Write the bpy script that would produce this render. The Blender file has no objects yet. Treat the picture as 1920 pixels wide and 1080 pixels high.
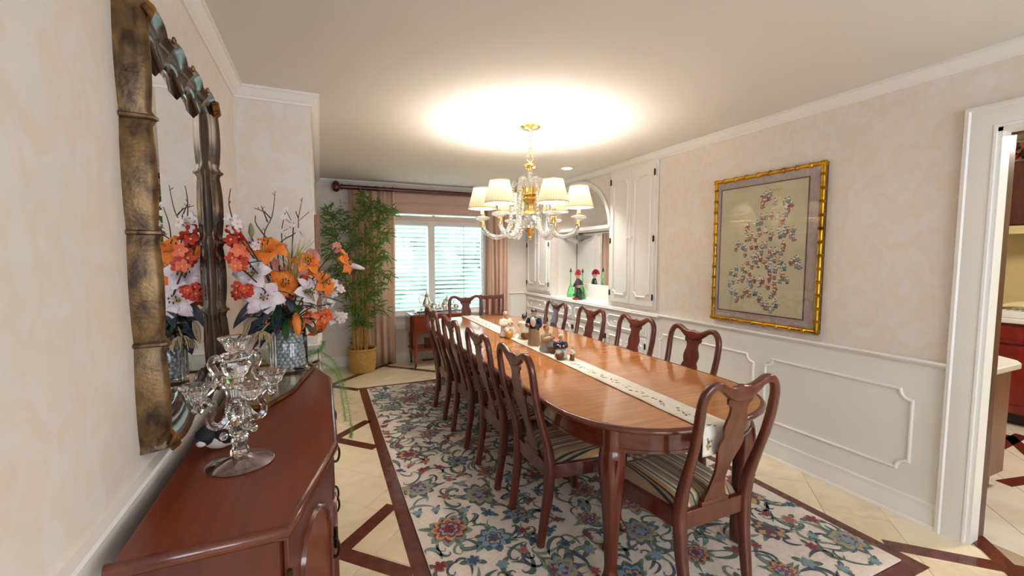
import bpy, math, random
from mathutils import Vector, Matrix, Euler
random.seed(7)
sc = bpy.context.scene
COL = sc.collection
PI = math.pi
R = math.radians

# ------------------------------------------------------------------ camera, world, lights, exposure
cam_d = bpy.data.cameras.new('camera')
cam_d.sensor_width = 36.0
cam_d.lens = 36.0 * 805.0 / 1920.0
cam_d.clip_start = 0.02
cam = bpy.data.objects.new('camera', cam_d)
cam.location = (0, 0, 1.43)
cam.rotation_euler = (R(90 - 4.19), 0, R(-23.95))
COL.objects.link(cam)
sc.camera = cam
sc.view_settings.view_transform = 'Standard'
sc.view_settings.look = 'None'
sc.view_settings.gamma = 1.0
sc.view_settings.use_curve_mapping = False
sc.view_settings.exposure = 0.42

world = bpy.data.worlds.new('daylight')
sc.world = world
world.use_nodes = True
bg = world.node_tree.nodes['Background']
bg.inputs[0].default_value = (0.78, 0.90, 1.0, 1)
bg.inputs[1].default_value = 8.0


def light(name, kind, loc, energy, color=(1, 1, 1), rot=(0, 0, 0), **kw):
    d = bpy.data.lights.new(name, kind)
    d.energy = energy
    d.color = color
    for k, v in kw.items():
        setattr(d, k, v)
    o = bpy.data.objects.new(name, d)
    o.location = loc
    o.rotation_euler = rot
    COL.objects.link(o)
    return o


def portal(name, loc, rot, sx, sy):
    o = light(name, 'AREA', loc, 1.0, rot=rot, shape='RECTANGLE', size=sx, size_y=sy)
    o.data.cycles.is_portal = True
    return o


# window openings: the far window and two unseen fill windows added behind the camera
portal('window_daylight', (1.41, 6.12, 1.29), (R(-90), 0, 0), 1.6, 1.4)
portal('rear_fill_portal', (0.75, -2.33, 1.5), (R(90), 0, 0), 1.0, 1.3)
portal('rear_fill_portal', (2.15, -2.33, 1.5), (R(90), 0, 0), 1.3, 1.3)

# room constants
XR, YB, XL, YR, XF, CEIL, YREAR = 2.91, 5.95, -0.43, 2.94, -0.035, 2.40, -2.2


# ------------------------------------------------------------------ mesh helpers
def srgb(r, g, b):
    f = lambda c: (c / 255 / 12.92) if c <= 10 else ((c / 255 + 0.055) / 1.055) ** 2.4
    return (f(r), f(g), f(b), 1)


class MB:
    def __init__(s):
        s.v, s.f, s.m = [], [], []

    def add(s, verts, faces, mi=0):
        n = len(s.v)
        s.v += [tuple(p) for p in verts]
        for f in faces:
            s.f.append(tuple(i + n for i in f))
            s.m.append(mi)
        return s

    def box(s, x0, x1, y0, y1, z0, z1, mi=0):
        v = [(x, y, z) for z in (z0, z1) for y in (y0, y1) for x in (x0, x1)]
        return s.add(v, [(0, 2, 3, 1), (4, 5, 7, 6), (0, 1, 5, 4), (2, 6, 7, 3), (0, 4, 6, 2), (1, 3, 7, 5)], mi)

    def prism(s, poly, h0, h1, fn=lambda a, b, h: (a, b, h), mi=0):
        n = len(poly)
        v = [fn(a, b, h0) for a, b in poly] + [fn(a, b, h1) for a, b in poly]
        f = [tuple(range(n - 1, -1, -1)), tuple(range(n, 2 * n))]
        f += [(i, (i + 1) % n, n + (i + 1) % n, n + i) for i in range(n)]
        return s.add(v, f, mi)

    def tube(s, pts, r, seg=8, sec=None, up=None, mi=0, closed=False, cap=True):
        pts = [Vector(p) for p in pts]
        n = len(pts)
        if not isinstance(r, list):
            r = [r] * n
        if sec is None:
            sec = [(math.cos(2 * PI * k / seg), math.sin(2 * PI * k / seg)) for k in range(seg)]
        k = len(sec)
        T = []
        for i in range(n):
            a = pts[(i - 1) % n] if (closed or i > 0) else pts[0]
            b = pts[(i + 1) % n] if (closed or i < n - 1) else pts[-1]
            d = b - a
            T.append(d.normalized() if d.length > 1e-9 else Vector((0, 0, 1)))
        if up is None:
            u = Vector((0, 0, 1)) if abs(T[0].z) < 0.9 else Vector((1, 0, 0))
        else:
            u = Vector(up)
        verts = []
        for i in range(n):
            if up is not None:
                u = Vector(up)
            u = u - T[i] * u.dot(T[i])
            if u.length < 1e-6:
                u = T[i].orthogonal()
            u.normalize()
            w = T[i].cross(u)
            ri = r[i]
            ra, rb = ri if hasattr(ri, '__len__') else (ri, ri)
            for (a, b) in sec:
                verts.append(pts[i] + u * (a * ra) + w * (b * rb))
        faces = []
        for i in range(n if closed else n - 1):
            j = (i + 1) % n
            for q in range(k):
                p = (q + 1) % k
                faces.append((i * k + q, i * k + p, j * k + p, j * k + q))
        if cap and not closed:
            faces.append(tuple(range(k - 1, -1, -1)))
            faces.append(tuple((n - 1) * k + q for q in range(k)))
        return s.add(verts, faces, mi)

    def lathe(s, prof, seg=20, c=(0, 0, 0), mat=None, mi=0, rmod=None):
        verts = []
        for (r, z) in prof:
            for q in range(seg):
                a = 2 * PI * q / seg
                rr = r * (rmod(a, z) if rmod else 1)
                p = Vector((rr * math.cos(a), rr * math.sin(a), z))
                if mat is not None:
                    p = mat @ p
                verts.append(p + Vector(c))
        n = len(prof)
        faces = []
        for i in range(n - 1):
            for q in range(seg):
                p = (q + 1) % seg
                faces.append((i * seg + q, i * seg + p, (i + 1) * seg + p, (i + 1) * seg + q))
        if prof[0][0] > 1e-6:
            faces.append(tuple(range(seg - 1, -1, -1)))
        if prof[-1][0] > 1e-6:
            faces.append(tuple((n - 1) * seg + q for q in range(seg)))
        return s.add(verts, faces, mi)

    def ell(s, c, r, seg=14, rings=9, rot=None, mi=0):
        if not hasattr(r, '__len__'):
            r = (r, r, r)
        verts, faces = [], []
        for i in range(rings + 1):
            t = PI * i / rings
            for q in range(seg):
                a = 2 * PI * q / seg
                p = Vector((r[0] * math.sin(t) * math.cos(a), r[1] * math.sin(t) * math.sin(a), r[2] * math.cos(t)))
                if rot is not None:
                    p = rot @ p
                verts.append(p + Vector(c))
        for i in range(rings):
            for q in range(seg):
                p = (q + 1) % seg
                faces.append((i * seg + q, (i + 1) * seg + q, (i + 1) * seg + p, i * seg + p))
        return s.add(verts, faces, mi)

    def sweep(s, path, prof, nrm, closed=False, mi=0, scl=None, split=None):
        """profile (u outward in plane, v along nrm) along a planar path with mitres"""
        N = Vector(nrm).normalized()
        P = [Vector(p) for p in path]
        n, k = len(P), len(prof)
        verts = []
        for i in range(n):
            d0 = (P[i] - P[i - 1]).normalized() if (closed or i > 0) else None
            d1 = (P[(i + 1) % n] - P[i]).normalized() if (closed or i < n - 1) else None
            d0 = d0 or d1
            d1 = d1 or d0
            n0, n1 = N.cross(d0), N.cross(d1)
            b = (n0 + n1)
            b = b.normalized() if b.length > 1e-6 else n0
            c = max(0.35, b.dot(n0))
            g = scl[i] if scl else 1.0
            for (u, v) in prof:
                verts.append(P[i] + b * (u / c) + N * (v * g))
        faces = []
        for i in range(n if closed else n - 1):
            j = (i + 1) % n
            for q in range(k):
                p = (q + 1) % k
                faces.append((i * k + q, j * k + q, j * k + p, i * k + p))
        if not closed:
            faces.append(tuple(range(k)))
            faces.append(tuple((n - 1) * k + q for q in range(k - 1, -1, -1)))
        s.add(verts, faces, mi)
        if split is not None:
            m0 = len(s.m) - len(faces)
            for i in range(n if closed else n - 1):
                for q in range(k):
                    if q >= split:
                        s.m[m0 + i * k + q] = mi + 1
        return s

    def grid(s, fn, nu, nv, mi=0, wrap=False):
        verts = [fn(i / (nu - 1), j / (nv - 1)) for i in range(nu) for j in range(nv)]
        faces = [(i * nv + j, (i + 1) * nv + j, (i + 1) * nv + j + 1, i * nv + j + 1) for i in range(nu - 1) for j in range(nv - 1)]
        return s.add(verts, faces, mi)


BASE = {}


def obj(name, mb, mats, parent=None, bevel=0.0, smooth=True, angle=38, solid=0.0, subsurf=0):
    me = bpy.data.meshes.new(name)
    b = BASE.get(parent.name) if parent is not None else None
    v = mb.v if b is None else [(p[0] - b[0], p[1] - b[1], p[2] - b[2]) for p in mb.v]
    me.from_pydata(v, [], mb.f)
    if not isinstance(mats, (list, tuple)):
        mats = [mats]
    for m in mats:
        me.materials.append(m)
    me.polygons.foreach_set('material_index', mb.m)
    me.validate()
    me.update()
    if smooth:
        me.shade_smooth()
        me.set_sharp_from_angle(angle=R(angle))
    o = bpy.data.objects.new(name, me)
    COL.objects.link(o)
    if parent is not None:
        o.parent = parent
        if b is not None:
            BASE[o.name] = b
    if solid:
        md = o.modifiers.new('solid', 'SOLIDIFY')
        md.thickness = solid
        md.offset = 0
    if bevel:
        md = o.modifiers.new('bevel', 'BEVEL')
        md.width = bevel
        md.segments = 2
        md.limit_method = 'ANGLE'
        md.angle_limit = R(40)
    if subsurf:
        md = o.modifiers.new('sub', 'SUBSURF')
        md.levels = md.render_levels = subsurf
    return o


def tag(o, label, cat, group=None):
    o['label'] = label
    o['category'] = cat
    if group:
        o['group'] = group
    return o


def thing(name, label, cat, loc=(0, 0, 0), rotz=0.0, group=None, world=True):
    """an Empty at the thing's base; with world=True its parts are given in world coordinates"""
    o = bpy.data.objects.new(name, None)
    o.empty_display_size = 0.1
    COL.objects.link(o)
    o.location = loc
    o.rotation_euler = (0, 0, rotz)
    if world:
        BASE[o.name] = tuple(loc)
    return tag(o, label, cat, group)


def struct(name, mb, mats, **kw):
    o = obj(name, mb, mats, **kw)
    o['kind'] = 'structure'
    return o


def dup(root, loc, rotz, label):
    r = root.copy()
    COL.objects.link(r)
    r.location = loc
    r.rotation_euler = (0, 0, rotz)
    r['label'] = label
    for ch in list(root.children):
        c = ch.copy()
        COL.objects.link(c)
        c.parent = r
        for g in list(ch.children):
            d = g.copy()
            COL.objects.link(d)
            d.parent = c
    return r


def spline(pts, n=6):
    """Catmull-Rom through points of any dimension"""
    out = []
    m = len(pts)
    for i in range(m - 1):
        p0, p1, p2, p3 = pts[max(i - 1, 0)], pts[i], pts[i + 1], pts[min(i + 2, m - 1)]
        for k in range(n):
            t = k / n
            out.append(tuple(0.5 * (2 * b + (c - a) * t + (2 * a - 5 * b + 4 * c - d) * t * t + (3 * b - a - 3 * c + d) * t ** 3)
                             for a, b, c, d in zip(p0, p1, p2, p3)))
    out.append(tuple(pts[-1]))
    return out


def lerp_table(tab, x):
    for (x0, y0), (x1, y1) in zip(tab, tab[1:]):
        if x <= x1:
            t = (x - x0) / (x1 - x0)
            return y0 + (y1 - y0) * max(0, t)
    return tab[-1][1]


def notched(a0, a1, b0, b1, r, n=5):
    """rectangle outline with concave quarter-round corners, counter-clockwise"""
    out = []
    for cx, cy, s in ((a0, b0, 90), (a1, b0, 180), (a1, b1, 270), (a0, b1, 0)):
        for k in range(n + 1):
            t = R(s - 90 * k / n)
            out.append((cx + r * math.cos(t), cy + r * math.sin(t)))
    return out


ROUND = [(math.copysign(abs(math.cos(t)) ** 0.55, math.cos(t)), math.copysign(abs(math.sin(t)) ** 0.55, math.sin(t)))
         for t in [2 * PI * k / 12 for k in range(12)]]
BEAD = [(-0.009, 0), (0.009, 0), (0.008, 0.006), (0.003, 0.011), (-0.003, 0.011), (-0.008, 0.006)]


# ------------------------------------------------------------------ materials
def mat(name, col, rough=0.5, metal=0.0, spec=0.5, coat=0.0, col2=None, nscale=8.0, stretch=(1, 1, 1), lo=0.35, hi=0.65,
        detail=4.0, distort=0.0, bump=0.0, bscale=60.0, bstretch=(1, 1, 1), sheen=0.0, trans=0.0, ior=1.5, emit=None, estr=0.0, rough2=None, coord='Object'):
    m = bpy.data.materials.new(name)
    m.use_nodes = True
    nt = m.node_tree
    b = nt.nodes['Principled BSDF']
    b.inputs['Base Color'].default_value = col
    b.inputs['Roughness'].default_value = rough
    b.inputs['Metallic'].default_value = metal
    b.inputs['Specular IOR Level'].default_value = spec
    b.inputs['Coat Weight'].default_value = coat
    b.inputs['Coat Roughness'].default_value = 0.08
    b.inputs['Sheen Weight'].default_value = sheen
    b.inputs['Transmission Weight'].default_value = trans
    b.inputs['IOR'].default_value = ior
    if emit:
        b.inputs['Emission Color'].default_value = emit
        b.inputs['Emission Strength'].default_value = estr
    tc = None
    if col2 is not None or bump:
        tc = nt.nodes.new('ShaderNodeTexCoord')
    if col2 is not None:
        mp = nt.nodes.new('ShaderNodeMapping')
        mp.inputs['Scale'].default_value = stretch
        nt.links.new(tc.outputs[coord], mp.inputs[0])
        nz = nt.nodes.new('ShaderNodeTexNoise')
        nz.inputs['Scale'].default_value = nscale
        nz.inputs['Detail'].default_value = detail
        nz.inputs['Distortion'].default_value = distort
        nt.links.new(mp.outputs[0], nz.inputs['Vector'])
        rp = nt.nodes.new('ShaderNodeValToRGB')
        rp.color_ramp.elements[0].position = lo
        rp.color_ramp.elements[0].color = col
        rp.color_ramp.elements[1].position = hi
        rp.color_ramp.elements[1].color = col2
        nt.links.new(nz.outputs[0], rp.inputs[0])
        nt.links.new(rp.outputs[0], b.inputs['Base Color'])
        if rough2 is not None:
            mr = nt.nodes.new('ShaderNodeMapRange')
            mr.inputs['From Min'].default_value = lo
            mr.inputs['From Max'].default_value = hi
            mr.inputs['To Min'].default_value = rough
            mr.inputs['To Max'].default_value = rough2
            nt.links.new(nz.outputs[0], mr.inputs[0])
            nt.links.new(mr.outputs[0], b.inputs['Roughness'])
    if bump:
        mp2 = nt.nodes.new('ShaderNodeMapping')
        mp2.inputs['Scale'].default_value = bstretch
        nt.links.new(tc.outputs[coord], mp2.inputs[0])
        n2 = nt.nodes.new('ShaderNodeTexNoise')
        n2.inputs['Scale'].default_value = bscale
        n2.inputs['Detail'].default_value = 3
        nt.links.new(mp2.outputs[0], n2.inputs['Vector'])
        bp = nt.nodes.new('ShaderNodeBump')
        bp.inputs['Strength'].default_value = bump
        bp.inputs['Distance'].default_value = 0.01
        nt.links.new(n2.outputs[0], bp.inputs['Height'])
        nt.links.new(bp.outputs[0], b.inputs['Normal'])
    return m


def thin(name, col, transl=0.5, rough=0.8):
    """thin cloth or paper: part diffuse, part letting light through"""
    m = bpy.data.materials.new(name)
    m.use_nodes = True
    nt = m.node_tree
    nt.nodes.clear()
    out = nt.nodes.new('ShaderNodeOutputMaterial')
    d = nt.nodes.new('ShaderNodeBsdfDiffuse')
    d.inputs[0].default_value = col
    t = nt.nodes.new('ShaderNodeBsdfTranslucent')
    t.inputs[0].default_value = col
    mx = nt.nodes.new('ShaderNodeMixShader')
    mx.inputs[0].default_value = transl
    nt.links.new(d.outputs[0], mx.inputs[1])
    nt.links.new(t.outputs[0], mx.inputs[2])
    nt.links.new(mx.outputs[0], out.inputs[0])
    return m


def pane(name, tint=(1, 1, 1, 1), gloss=1.0, f0=0.07):
    """flat sheet glass: clear straight on, mirror-like at a slant (Fresnel)"""
    m = bpy.data.materials.new(name)
    m.use_nodes = True
    nt = m.node_tree
    nt.nodes.clear()
    out = nt.nodes.new('ShaderNodeOutputMaterial')
    tr = nt.nodes.new('ShaderNodeBsdfTransparent')
    tr.inputs[0].default_value = tint
    gl = nt.nodes.new('ShaderNodeBsdfGlossy')
    gl.inputs['Roughness'].default_value = 0.01
    gl.inputs[0].default_value = (gloss, gloss, gloss, 1)
    lw = nt.nodes.new('ShaderNodeLayerWeight')
    lw.inputs[0].default_value = 0.5
    pw = nt.nodes.new('ShaderNodeMath')
    pw.operation = 'POWER'
    pw.inputs[1].default_value = 4.0
    nt.links.new(lw.outputs['Facing'], pw.inputs[0])
    fr = nt.nodes.new('ShaderNodeMath')
    fr.operation = 'MULTIPLY_ADD'
    fr.inputs[1].default_value = 0.85
    fr.inputs[2].default_value = f0
    nt.links.new(pw.outputs[0], fr.inputs[0])
    mx = nt.nodes.new('ShaderNodeMixShader')
    nt.links.new(fr.outputs[0], mx.inputs[0])
    nt.links.new(tr.outputs[0], mx.inputs[1])
    nt.links.new(gl.outputs[0], mx.inputs[2])
    nt.links.new(mx.outputs[0], out.inputs[0])
    return m


def stripes(name, stops, period, rough=0.8):
    """woven stripes across the local x axis"""
    m = mat(name, (0.5, 0.4, 0.3, 1), rough, sheen=0.2, bump=0.15, bscale=400)
    nt = m.node_tree
    b = nt.nodes['Principled BSDF']
    tc = nt.nodes.new('ShaderNodeTexCoord')
    sx = nt.nodes.new('ShaderNodeSeparateXYZ')
    nt.links.new(tc.outputs['Object'], sx.inputs[0])
    mul = nt.nodes.new('ShaderNodeMath')
    mul.operation = 'MULTIPLY_ADD'
    mul.inputs[1].default_value = 1.0 / period
    mul.inputs[2].default_value = 10.22
    nt.links.new(sx.outputs[0], mul.inputs[0])
    fr = nt.nodes.new('ShaderNodeMath')
    fr.operation = 'FRACT'
    nt.links.new(mul.outputs[0], fr.inputs[0])
    rp = nt.nodes.new('ShaderNodeValToRGB')
    rp.color_ramp.interpolation = 'CONSTANT'
    e = rp.color_ramp.elements
    while len(e) < len(stops):
        e.new(0.5)
    for k, (p, c) in enumerate(stops):
        e[k].position = p
        e[k].color = c
    nt.links.new(fr.outputs[0], rp.inputs[0])
    nt.links.new(rp.outputs[0], b.inputs['Base Color'])
    return m


M = {}
M['wallpaper'] = mat('wallpaper', srgb(229, 215, 201), 0.75, col2=srgb(230, 223, 218), nscale=13, detail=12, distort=1.2, stretch=(1, 1, 0.7), lo=0.38, hi=0.62, bump=0.04, bscale=30, coord='Object')
M['white'] = mat('white_paint', srgb(238, 234, 229), 0.42)
M['ceiling'] = mat('ceiling_paint', srgb(226, 221, 215), 0.85)
M['mahogany'] = mat('mahogany', srgb(80, 30, 21), 0.28, coat=0.3, col2=srgb(104, 44, 28), nscale=6, stretch=(5, 5, 0.7), distort=0.4)
M['tabletop'] = mat('tabletop_wood', srgb(174, 109, 58), 0.13, coat=0.5, col2=srgb(194, 131, 78), nscale=5, stretch=(0.7, 9, 3), distort=0.5, lo=0.3, hi=0.7)
M['tablerim'] = mat('table_rim_wood', srgb(84, 34, 22), 0.2, coat=0.4, col2=srgb(106, 48, 30), nscale=5, stretch=(3, 3, 6))
M['buffet'] = mat('buffet_wood', srgb(104, 40, 20), 0.30, coat=0.06, col2=srgb(124, 52, 26), nscale=4, stretch=(12, 0.6, 4), distort=0.0, detail=2, lo=0.25, hi=0.75)
M['buffetside'] = mat('buffet_side_wood', srgb(80, 27, 16), 0.3, coat=0.3, col2=srgb(98, 38, 22), nscale=4, stretch=(6, 6, 0.8), distort=0.3)
M['tile'] = mat('limestone_tile', srgb(230, 208, 172), 0.16, col2=srgb(238, 222, 194), nscale=3.0, detail=9, distort=1.8, lo=0.3, hi=0.62)
M['tile2'] = mat('limestone_tile_warm', srgb(220, 198, 160), 0.16, col2=srgb(234, 216, 184), nscale=3.4, detail=9, distort=2.0, lo=0.3, hi=0.62)
M['grout'] = mat('grout', srgb(170, 150, 122), 0.9)
M['inlay'] = mat('dark_inlay_wood', srgb(86, 34, 28), 0.2, coat=0.2, col2=srgb(104, 46, 36), nscale=8, stretch=(2, 2, 1))
M['brass'] = mat('polished_brass', srgb(240, 216, 144), 0.18, metal=1)
M['darkbrass'] = mat('dark_brass', srgb(70, 54, 36), 0.4, metal=1)
M['black'] = mat('black_metal', srgb(24, 22, 22), 0.4)
M['glass'] = mat('crystal', (1, 1, 1, 1), 0.0, trans=1.0, ior=1.5)
M['pane'] = pane('window_glass', (0.96, 1, 1, 1), 1.0)
M['mirror'] = mat('mirror_silver', (0.90, 0.92, 0.93, 1), 0.0, metal=1)
M['silver'] = mat('silver', (0.85, 0.82, 0.78, 1), 0.14, metal=1)

# ------------------------------------------------------------------ the room shell
T = 0.12
# floor: grout bed, limestone tiles laid on the diagonal, dark wood inlay strips
fl = struct('floor', MB().box(XL - T, XR + T, YREAR - T, YB + T, -0.05, -0.004), M['grout'])
RUG = (0.41, 2.45, 1.01, 4.79)
FR = (0.335, 2.525, 0.935, 4.86)
step = 0.431
u0, v0 = -1.14, 3.12
side = step / math.sqrt(2) / 2 - 0.0009
tile_me = []
for mm in ('tile', 'tile2'):
    mb = MB().box(-side, side, -side, side, -0.006, 0.0)
    o = obj('tile', mb, M[mm], bevel=0.0012)
    tile_me.append(o)
first = [True, True]


def clip(poly, a, b, c):
    """keep the half plane a*x+b*y<=c"""
    out = []
    for i in range(len(poly)):
        p, q = poly[i], poly[(i + 1) % len(poly)]
        dp, dq = a * p[0] + b * p[1] - c, a * q[0] + b * q[1] - c
        if dp <= 0:
            out.append(p)
        if dp * dq < 0:
            t = dp / (dp - dq)
            out.append((p[0] + (q[0] - p[0]) * t, p[1] + (q[1] - p[1]) * t))
    return out


def in_room(x, y):
    if y < YREAR or y > YB or x > XR or x < XL:
        return False
    return not (y > YR and x < XF)


rt = random.Random(3)
for i in range(-22, 26):
    for j in range(-12, 26):
        uc, vc = u0 + (i + 0.5) * step, v0 + (j + 0.5) * step - 4 * step
        x, y = (vc - uc) / 2, (uc + vc) / 2
        h = step / 2 / 1.0
        corners = [(x + h, y), (x, y + h), (x - h, y), (x, y - h)]
        ins = [in_room(*c) for c in corners]
        if not any(ins) and not in_room(x, y):
            continue
        if y < -0.6 or (x < 0.1 and y < 0.5):
            if y < -1.4:
                continue
        if RUG[0] + 0.06 < x - h and x + h < RUG[1] - 0.06 and RUG[2] + 0.06 < y - h and y + h < RUG[3] - 0.06:
            continue
        k = rt.randint(0, 1)
        if all(ins):
            if first[k]:
                o = tile_me[k]
                first[k] = False
            else:
                o = tile_me[k].copy()
                COL.objects.link(o)
            o.parent = fl
            o.location = (x, y, 0)
            o.rotation_euler = (0, 0, R(45 + 90 * rt.randint(0, 3)))
        else:
            g = h - 0.0012
            poly = [(x + g, y), (x, y + g), (x - g, y), (x, y - g)]
            xlo = XF if y > YR else XL
            poly = clip(poly, 1, 0, XR)
            poly = clip(poly, -1, 0, -xlo)
            poly = clip(poly, 0, 1, YB)
            poly = clip(poly, 0, -1, -YREAR)
            if len(poly) > 2:
                obj('tile', MB().prism(poly, -0.006, 0.0), M['tile' if k == 0 else 'tile2'], parent=fl)


def strip(a, b, w=0.078, par=fl, z=0.0012):
    a, b = Vector((a[0], a[1], 0)), Vector((b[0], b[1], 0))
    d = (b - a).normalized()
    n = Vector((-d.y, d.x, 0)) * (w / 2)
    poly = [((a + n).x, (a + n).y), ((a - n).x, (a - n).y), ((b - n).x, (b - n).y), ((b + n).x, (b + n).y)]
    obj('inlay_strip', MB().prism(poly, -0.004, z), M['inlay'], parent=par)


x0, x1, y0, y1 = FR
wf = 0.04
strip((x0 + wf, y0), (x0 + wf, 2.43))
strip((x0 + wf, 2.432), (x0 + wf, 3.6))
strip((x0 + wf, 3.602), (x0 + wf, y1))
strip((x1 - wf, y0), (x1 - wf, 2.43))
strip((x1 - wf, 2.432), (x1 - wf, y1))
strip((x0 + 0.08, y0 + wf), (x1 - 0.08, y0 + wf))
strip((x0 + 0.08, y1 - wf), (x1 - 0.08, y1 - wf))
MX = lambda p: (2.86 - p[0], p[1])
segs = [((x0, 2.455), (0.04, 2.15)), ((0.04, 2.15), (x0, 1.855)), ((x0, 3.85), (0.05, 3.56)), ((0.05, 3.56), (x0, 3.27)),
        ((x0, 4.80), (0.01, 5.12)), ((0.03, 5.08), (0.88, 5.93)), ((0.71, 5.75), (1.60, y1)), ((x0, 0.98), (0.0, 0.645))]
for n, (a, b) in enumerate(segs):
    strip(a, b, z=0.0010 + 0.0001 * n)
    if n != 7:
        strip(MX(a), MX(b), z=0.0010 + 0.0001 * n)
strip((x1, 1.11), (2.90, 0.735), z=0.0021)
strip((2.80, 0.735), (3.12, 1.055), z=0.0023)

struct('ceiling', MB().box(XL - T, XR + T, YREAR - T, YB + T, CEIL, CEIL + 0.1), M['ceiling'])
struct('wall_left', MB().box(XL - T, XL, YREAR - T, YR, 0, CEIL), M['wallpaper'])
mb = MB().box(XL - T, XF, YR, YR + T, 0, CEIL)
mb.box(XF - T, XF, YR + T, YB, 0, CEIL)
struct('wall_left_return', mb, M['wallpaper'])

# far wall with the window opening
WX0, WX1, WZ0, WZ1 = 0.62, 2.20, 0.64, 1.915
mb = MB().box(XF - T, WX0, YB, YB + T, 0, CEIL).box(WX1, XR + T, YB, YB + T, 0, CEIL)
mb.box(WX0, WX1, YB, YB + T, 0, WZ0).box(WX0, WX1, YB, YB + T, WZ1, 1.984).box(WX0, WX1, YB, YB + T, 2.012, CEIL)
struct('wall_back', mb, M['wallpaper'])
# wall behind the camera with two unseen windows added to let in fill light
mb = MB()
for a, b in ((XL - T, 0.25), (1.25, 1.5), (2.8, XR + T)):
    mb.box(a, b, YREAR - T, YREAR, 0, CEIL)
for a, b in ((0.25, 1.25), (1.5, 2.8)):
    mb.box(a, b, YREAR - T, YREAR, 0, 0.85).box(a, b, YREAR - T, YREAR, 2.15, CEIL)
struct('wall_rear', mb, M['wallpaper'])

# right wall: doorway to the kitchen, arched niche between the built-in cupboards
DY0, DY1, DZ = -0.05, 0.955, 2.03
NY0, NY1, NZ0, NSP = 3.915, 5.217, 0.885, 1.755
mb = MB()
mb.box(XR, XR + T, YREAR - T, DY0, 0, CEIL).box(XR, XR + T, DY0, DY1, DZ, CEIL)
mb.box(XR, XR + 0.08, DY1, DY1 + 0.09, 0, CEIL).box(XR, XR + T, DY1 + 0.09, NY0, 0, CEIL).box(XR, XR + T, NY1, YB, 0, CEIL)
mb.box(XR, XR + T, NY0, NY1, 0, NZ0)
ac, ar, ah = (NY0 + NY1) / 2, (NY1 - NY0) / 2, 0.56
N = 28
prev = None
for k in range(N + 1):
    t = PI * k / N
    p = (ac + ar * math.cos(t), NSP + ah * math.sin(t))
    if prev:
        mb.prism([prev, p, (p[0], CEIL), (prev[0], CEIL)], XR, XR + T, fn=lambda a, b, h: (h, a, b))
    prev = p
struct('wall_right', mb, M['wallpaper'])
# niche lining
ND = XR + 0.42
mb = MB().box(ND, ND + 0.03, NY0, NY1, 0.8, CEIL).box(XR + T, ND, NY0 - 0.03, NY0, 0.8, CEIL).box(XR + T, ND, NY1, NY1 + 0.03, 0.8, CEIL)
mb.box(XR - 0.015, ND, NY0, NY1, 0.8, NZ0 + 0.0012)
struct('wall_niche', mb, M['white'])

# painted dado, chair rails, baseboards, crown
mb = MB().box(XR - 0.006, XR, DY1 + 0.1, YB, 0.0, 0.86)
struct('wall_right_dado', mb, M['white'])
CROWN = [(0, 0), (0, -0.066), (0.010, -0.066), (0.012, -0.056), (0.018, -0.052), (0.030, -0.040), (0.043, -0.022), (0.047, -0.016), (0.055, -0.014), (0.055, 0)]
path = [(XR, YREAR, CEIL), (XR, YB, CEIL), (XF, YB, CEIL), (XF, YR, CEIL), (XL, YR, CEIL), (XL, YREAR, CEIL)]
struct('trim_1', MB().sweep(path, CROWN, (0, 0, 1)), M['white'])
RAIL = [(0, 0), (0.010, 0), (0.012, 0.008), (0.022, 0.012), (0.026, 0.020), (0.022, 0.028), (0, 0.030)]
struct('trim_2', MB().sweep([(XR - 0.006, DY1 + 0.105, 0.857), (XR - 0.006, YB, 0.857), (2.60, YB, 0.857)], RAIL, (0, 0, 1)), M['white'])
struct('trim_3', MB().sweep([(XF, YB, 0.857), (XF, YR, 0.857), (XL, YR, 0.857), (XL, YREAR, 0.857)], RAIL, (0, 0, 1)), M['white'])
BB = [(0, 0), (0.024, 0), (0.022, 0.012), (0.016, 0.018), (0.014, 0.095), (0.010, 0.105), (0.012, 0.112), (0.008, 0.126), (0, 0.13)]
struct('baseboard_right', MB().sweep([(XR - 0.006, DY1 + 0.105, 0), (XR - 0.006, YB, 0)], BB, (0, 0, 1)), M['white'])
struct('baseboard_back', MB().sweep([(XR, YB, 0), (XF, YB, 0)], BB, (0, 0, 1)), M['white'])
struct('baseboard_left', MB().sweep([(XF, YB, 0), (XF, YR, 0), (XL, YR, 0), (XL, YREAR, 0)], BB, (0, 0, 1)), M['white'])
mb = MB().box(2.615, XR - 0.006, YB - 0.005, YB, 0, 0.86)
struct('wall_back_dado', mb, M['white'])
mb = MB().box(XL, XF + 0.005, YR - 0.005, YR, 0, 0.86).box(XF, XF + 0.005, YR - 0.005, YB, 0, 0.86).box(XL, XL + 0.005, YREAR, YR, 0, 0.86)
struct('wall_left_dado', mb, M['white'])
# raised panel mouldings on the right dado
FX = lambda a, b, h: (XR - 0.006 - h, a, b)
for n, (a0, a1) in enumerate(((1.197, 2.04), (2.134, 3.10))):
    pth = [FX(a, b, 0) for a, b in notched(a0, a1, 0.257, 0.703, 0.055)]
    struct('trim_%d' % (4 + n), MB().sweep(pth, BEAD, (-1, 0, 0), closed=True), M['white'])

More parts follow.
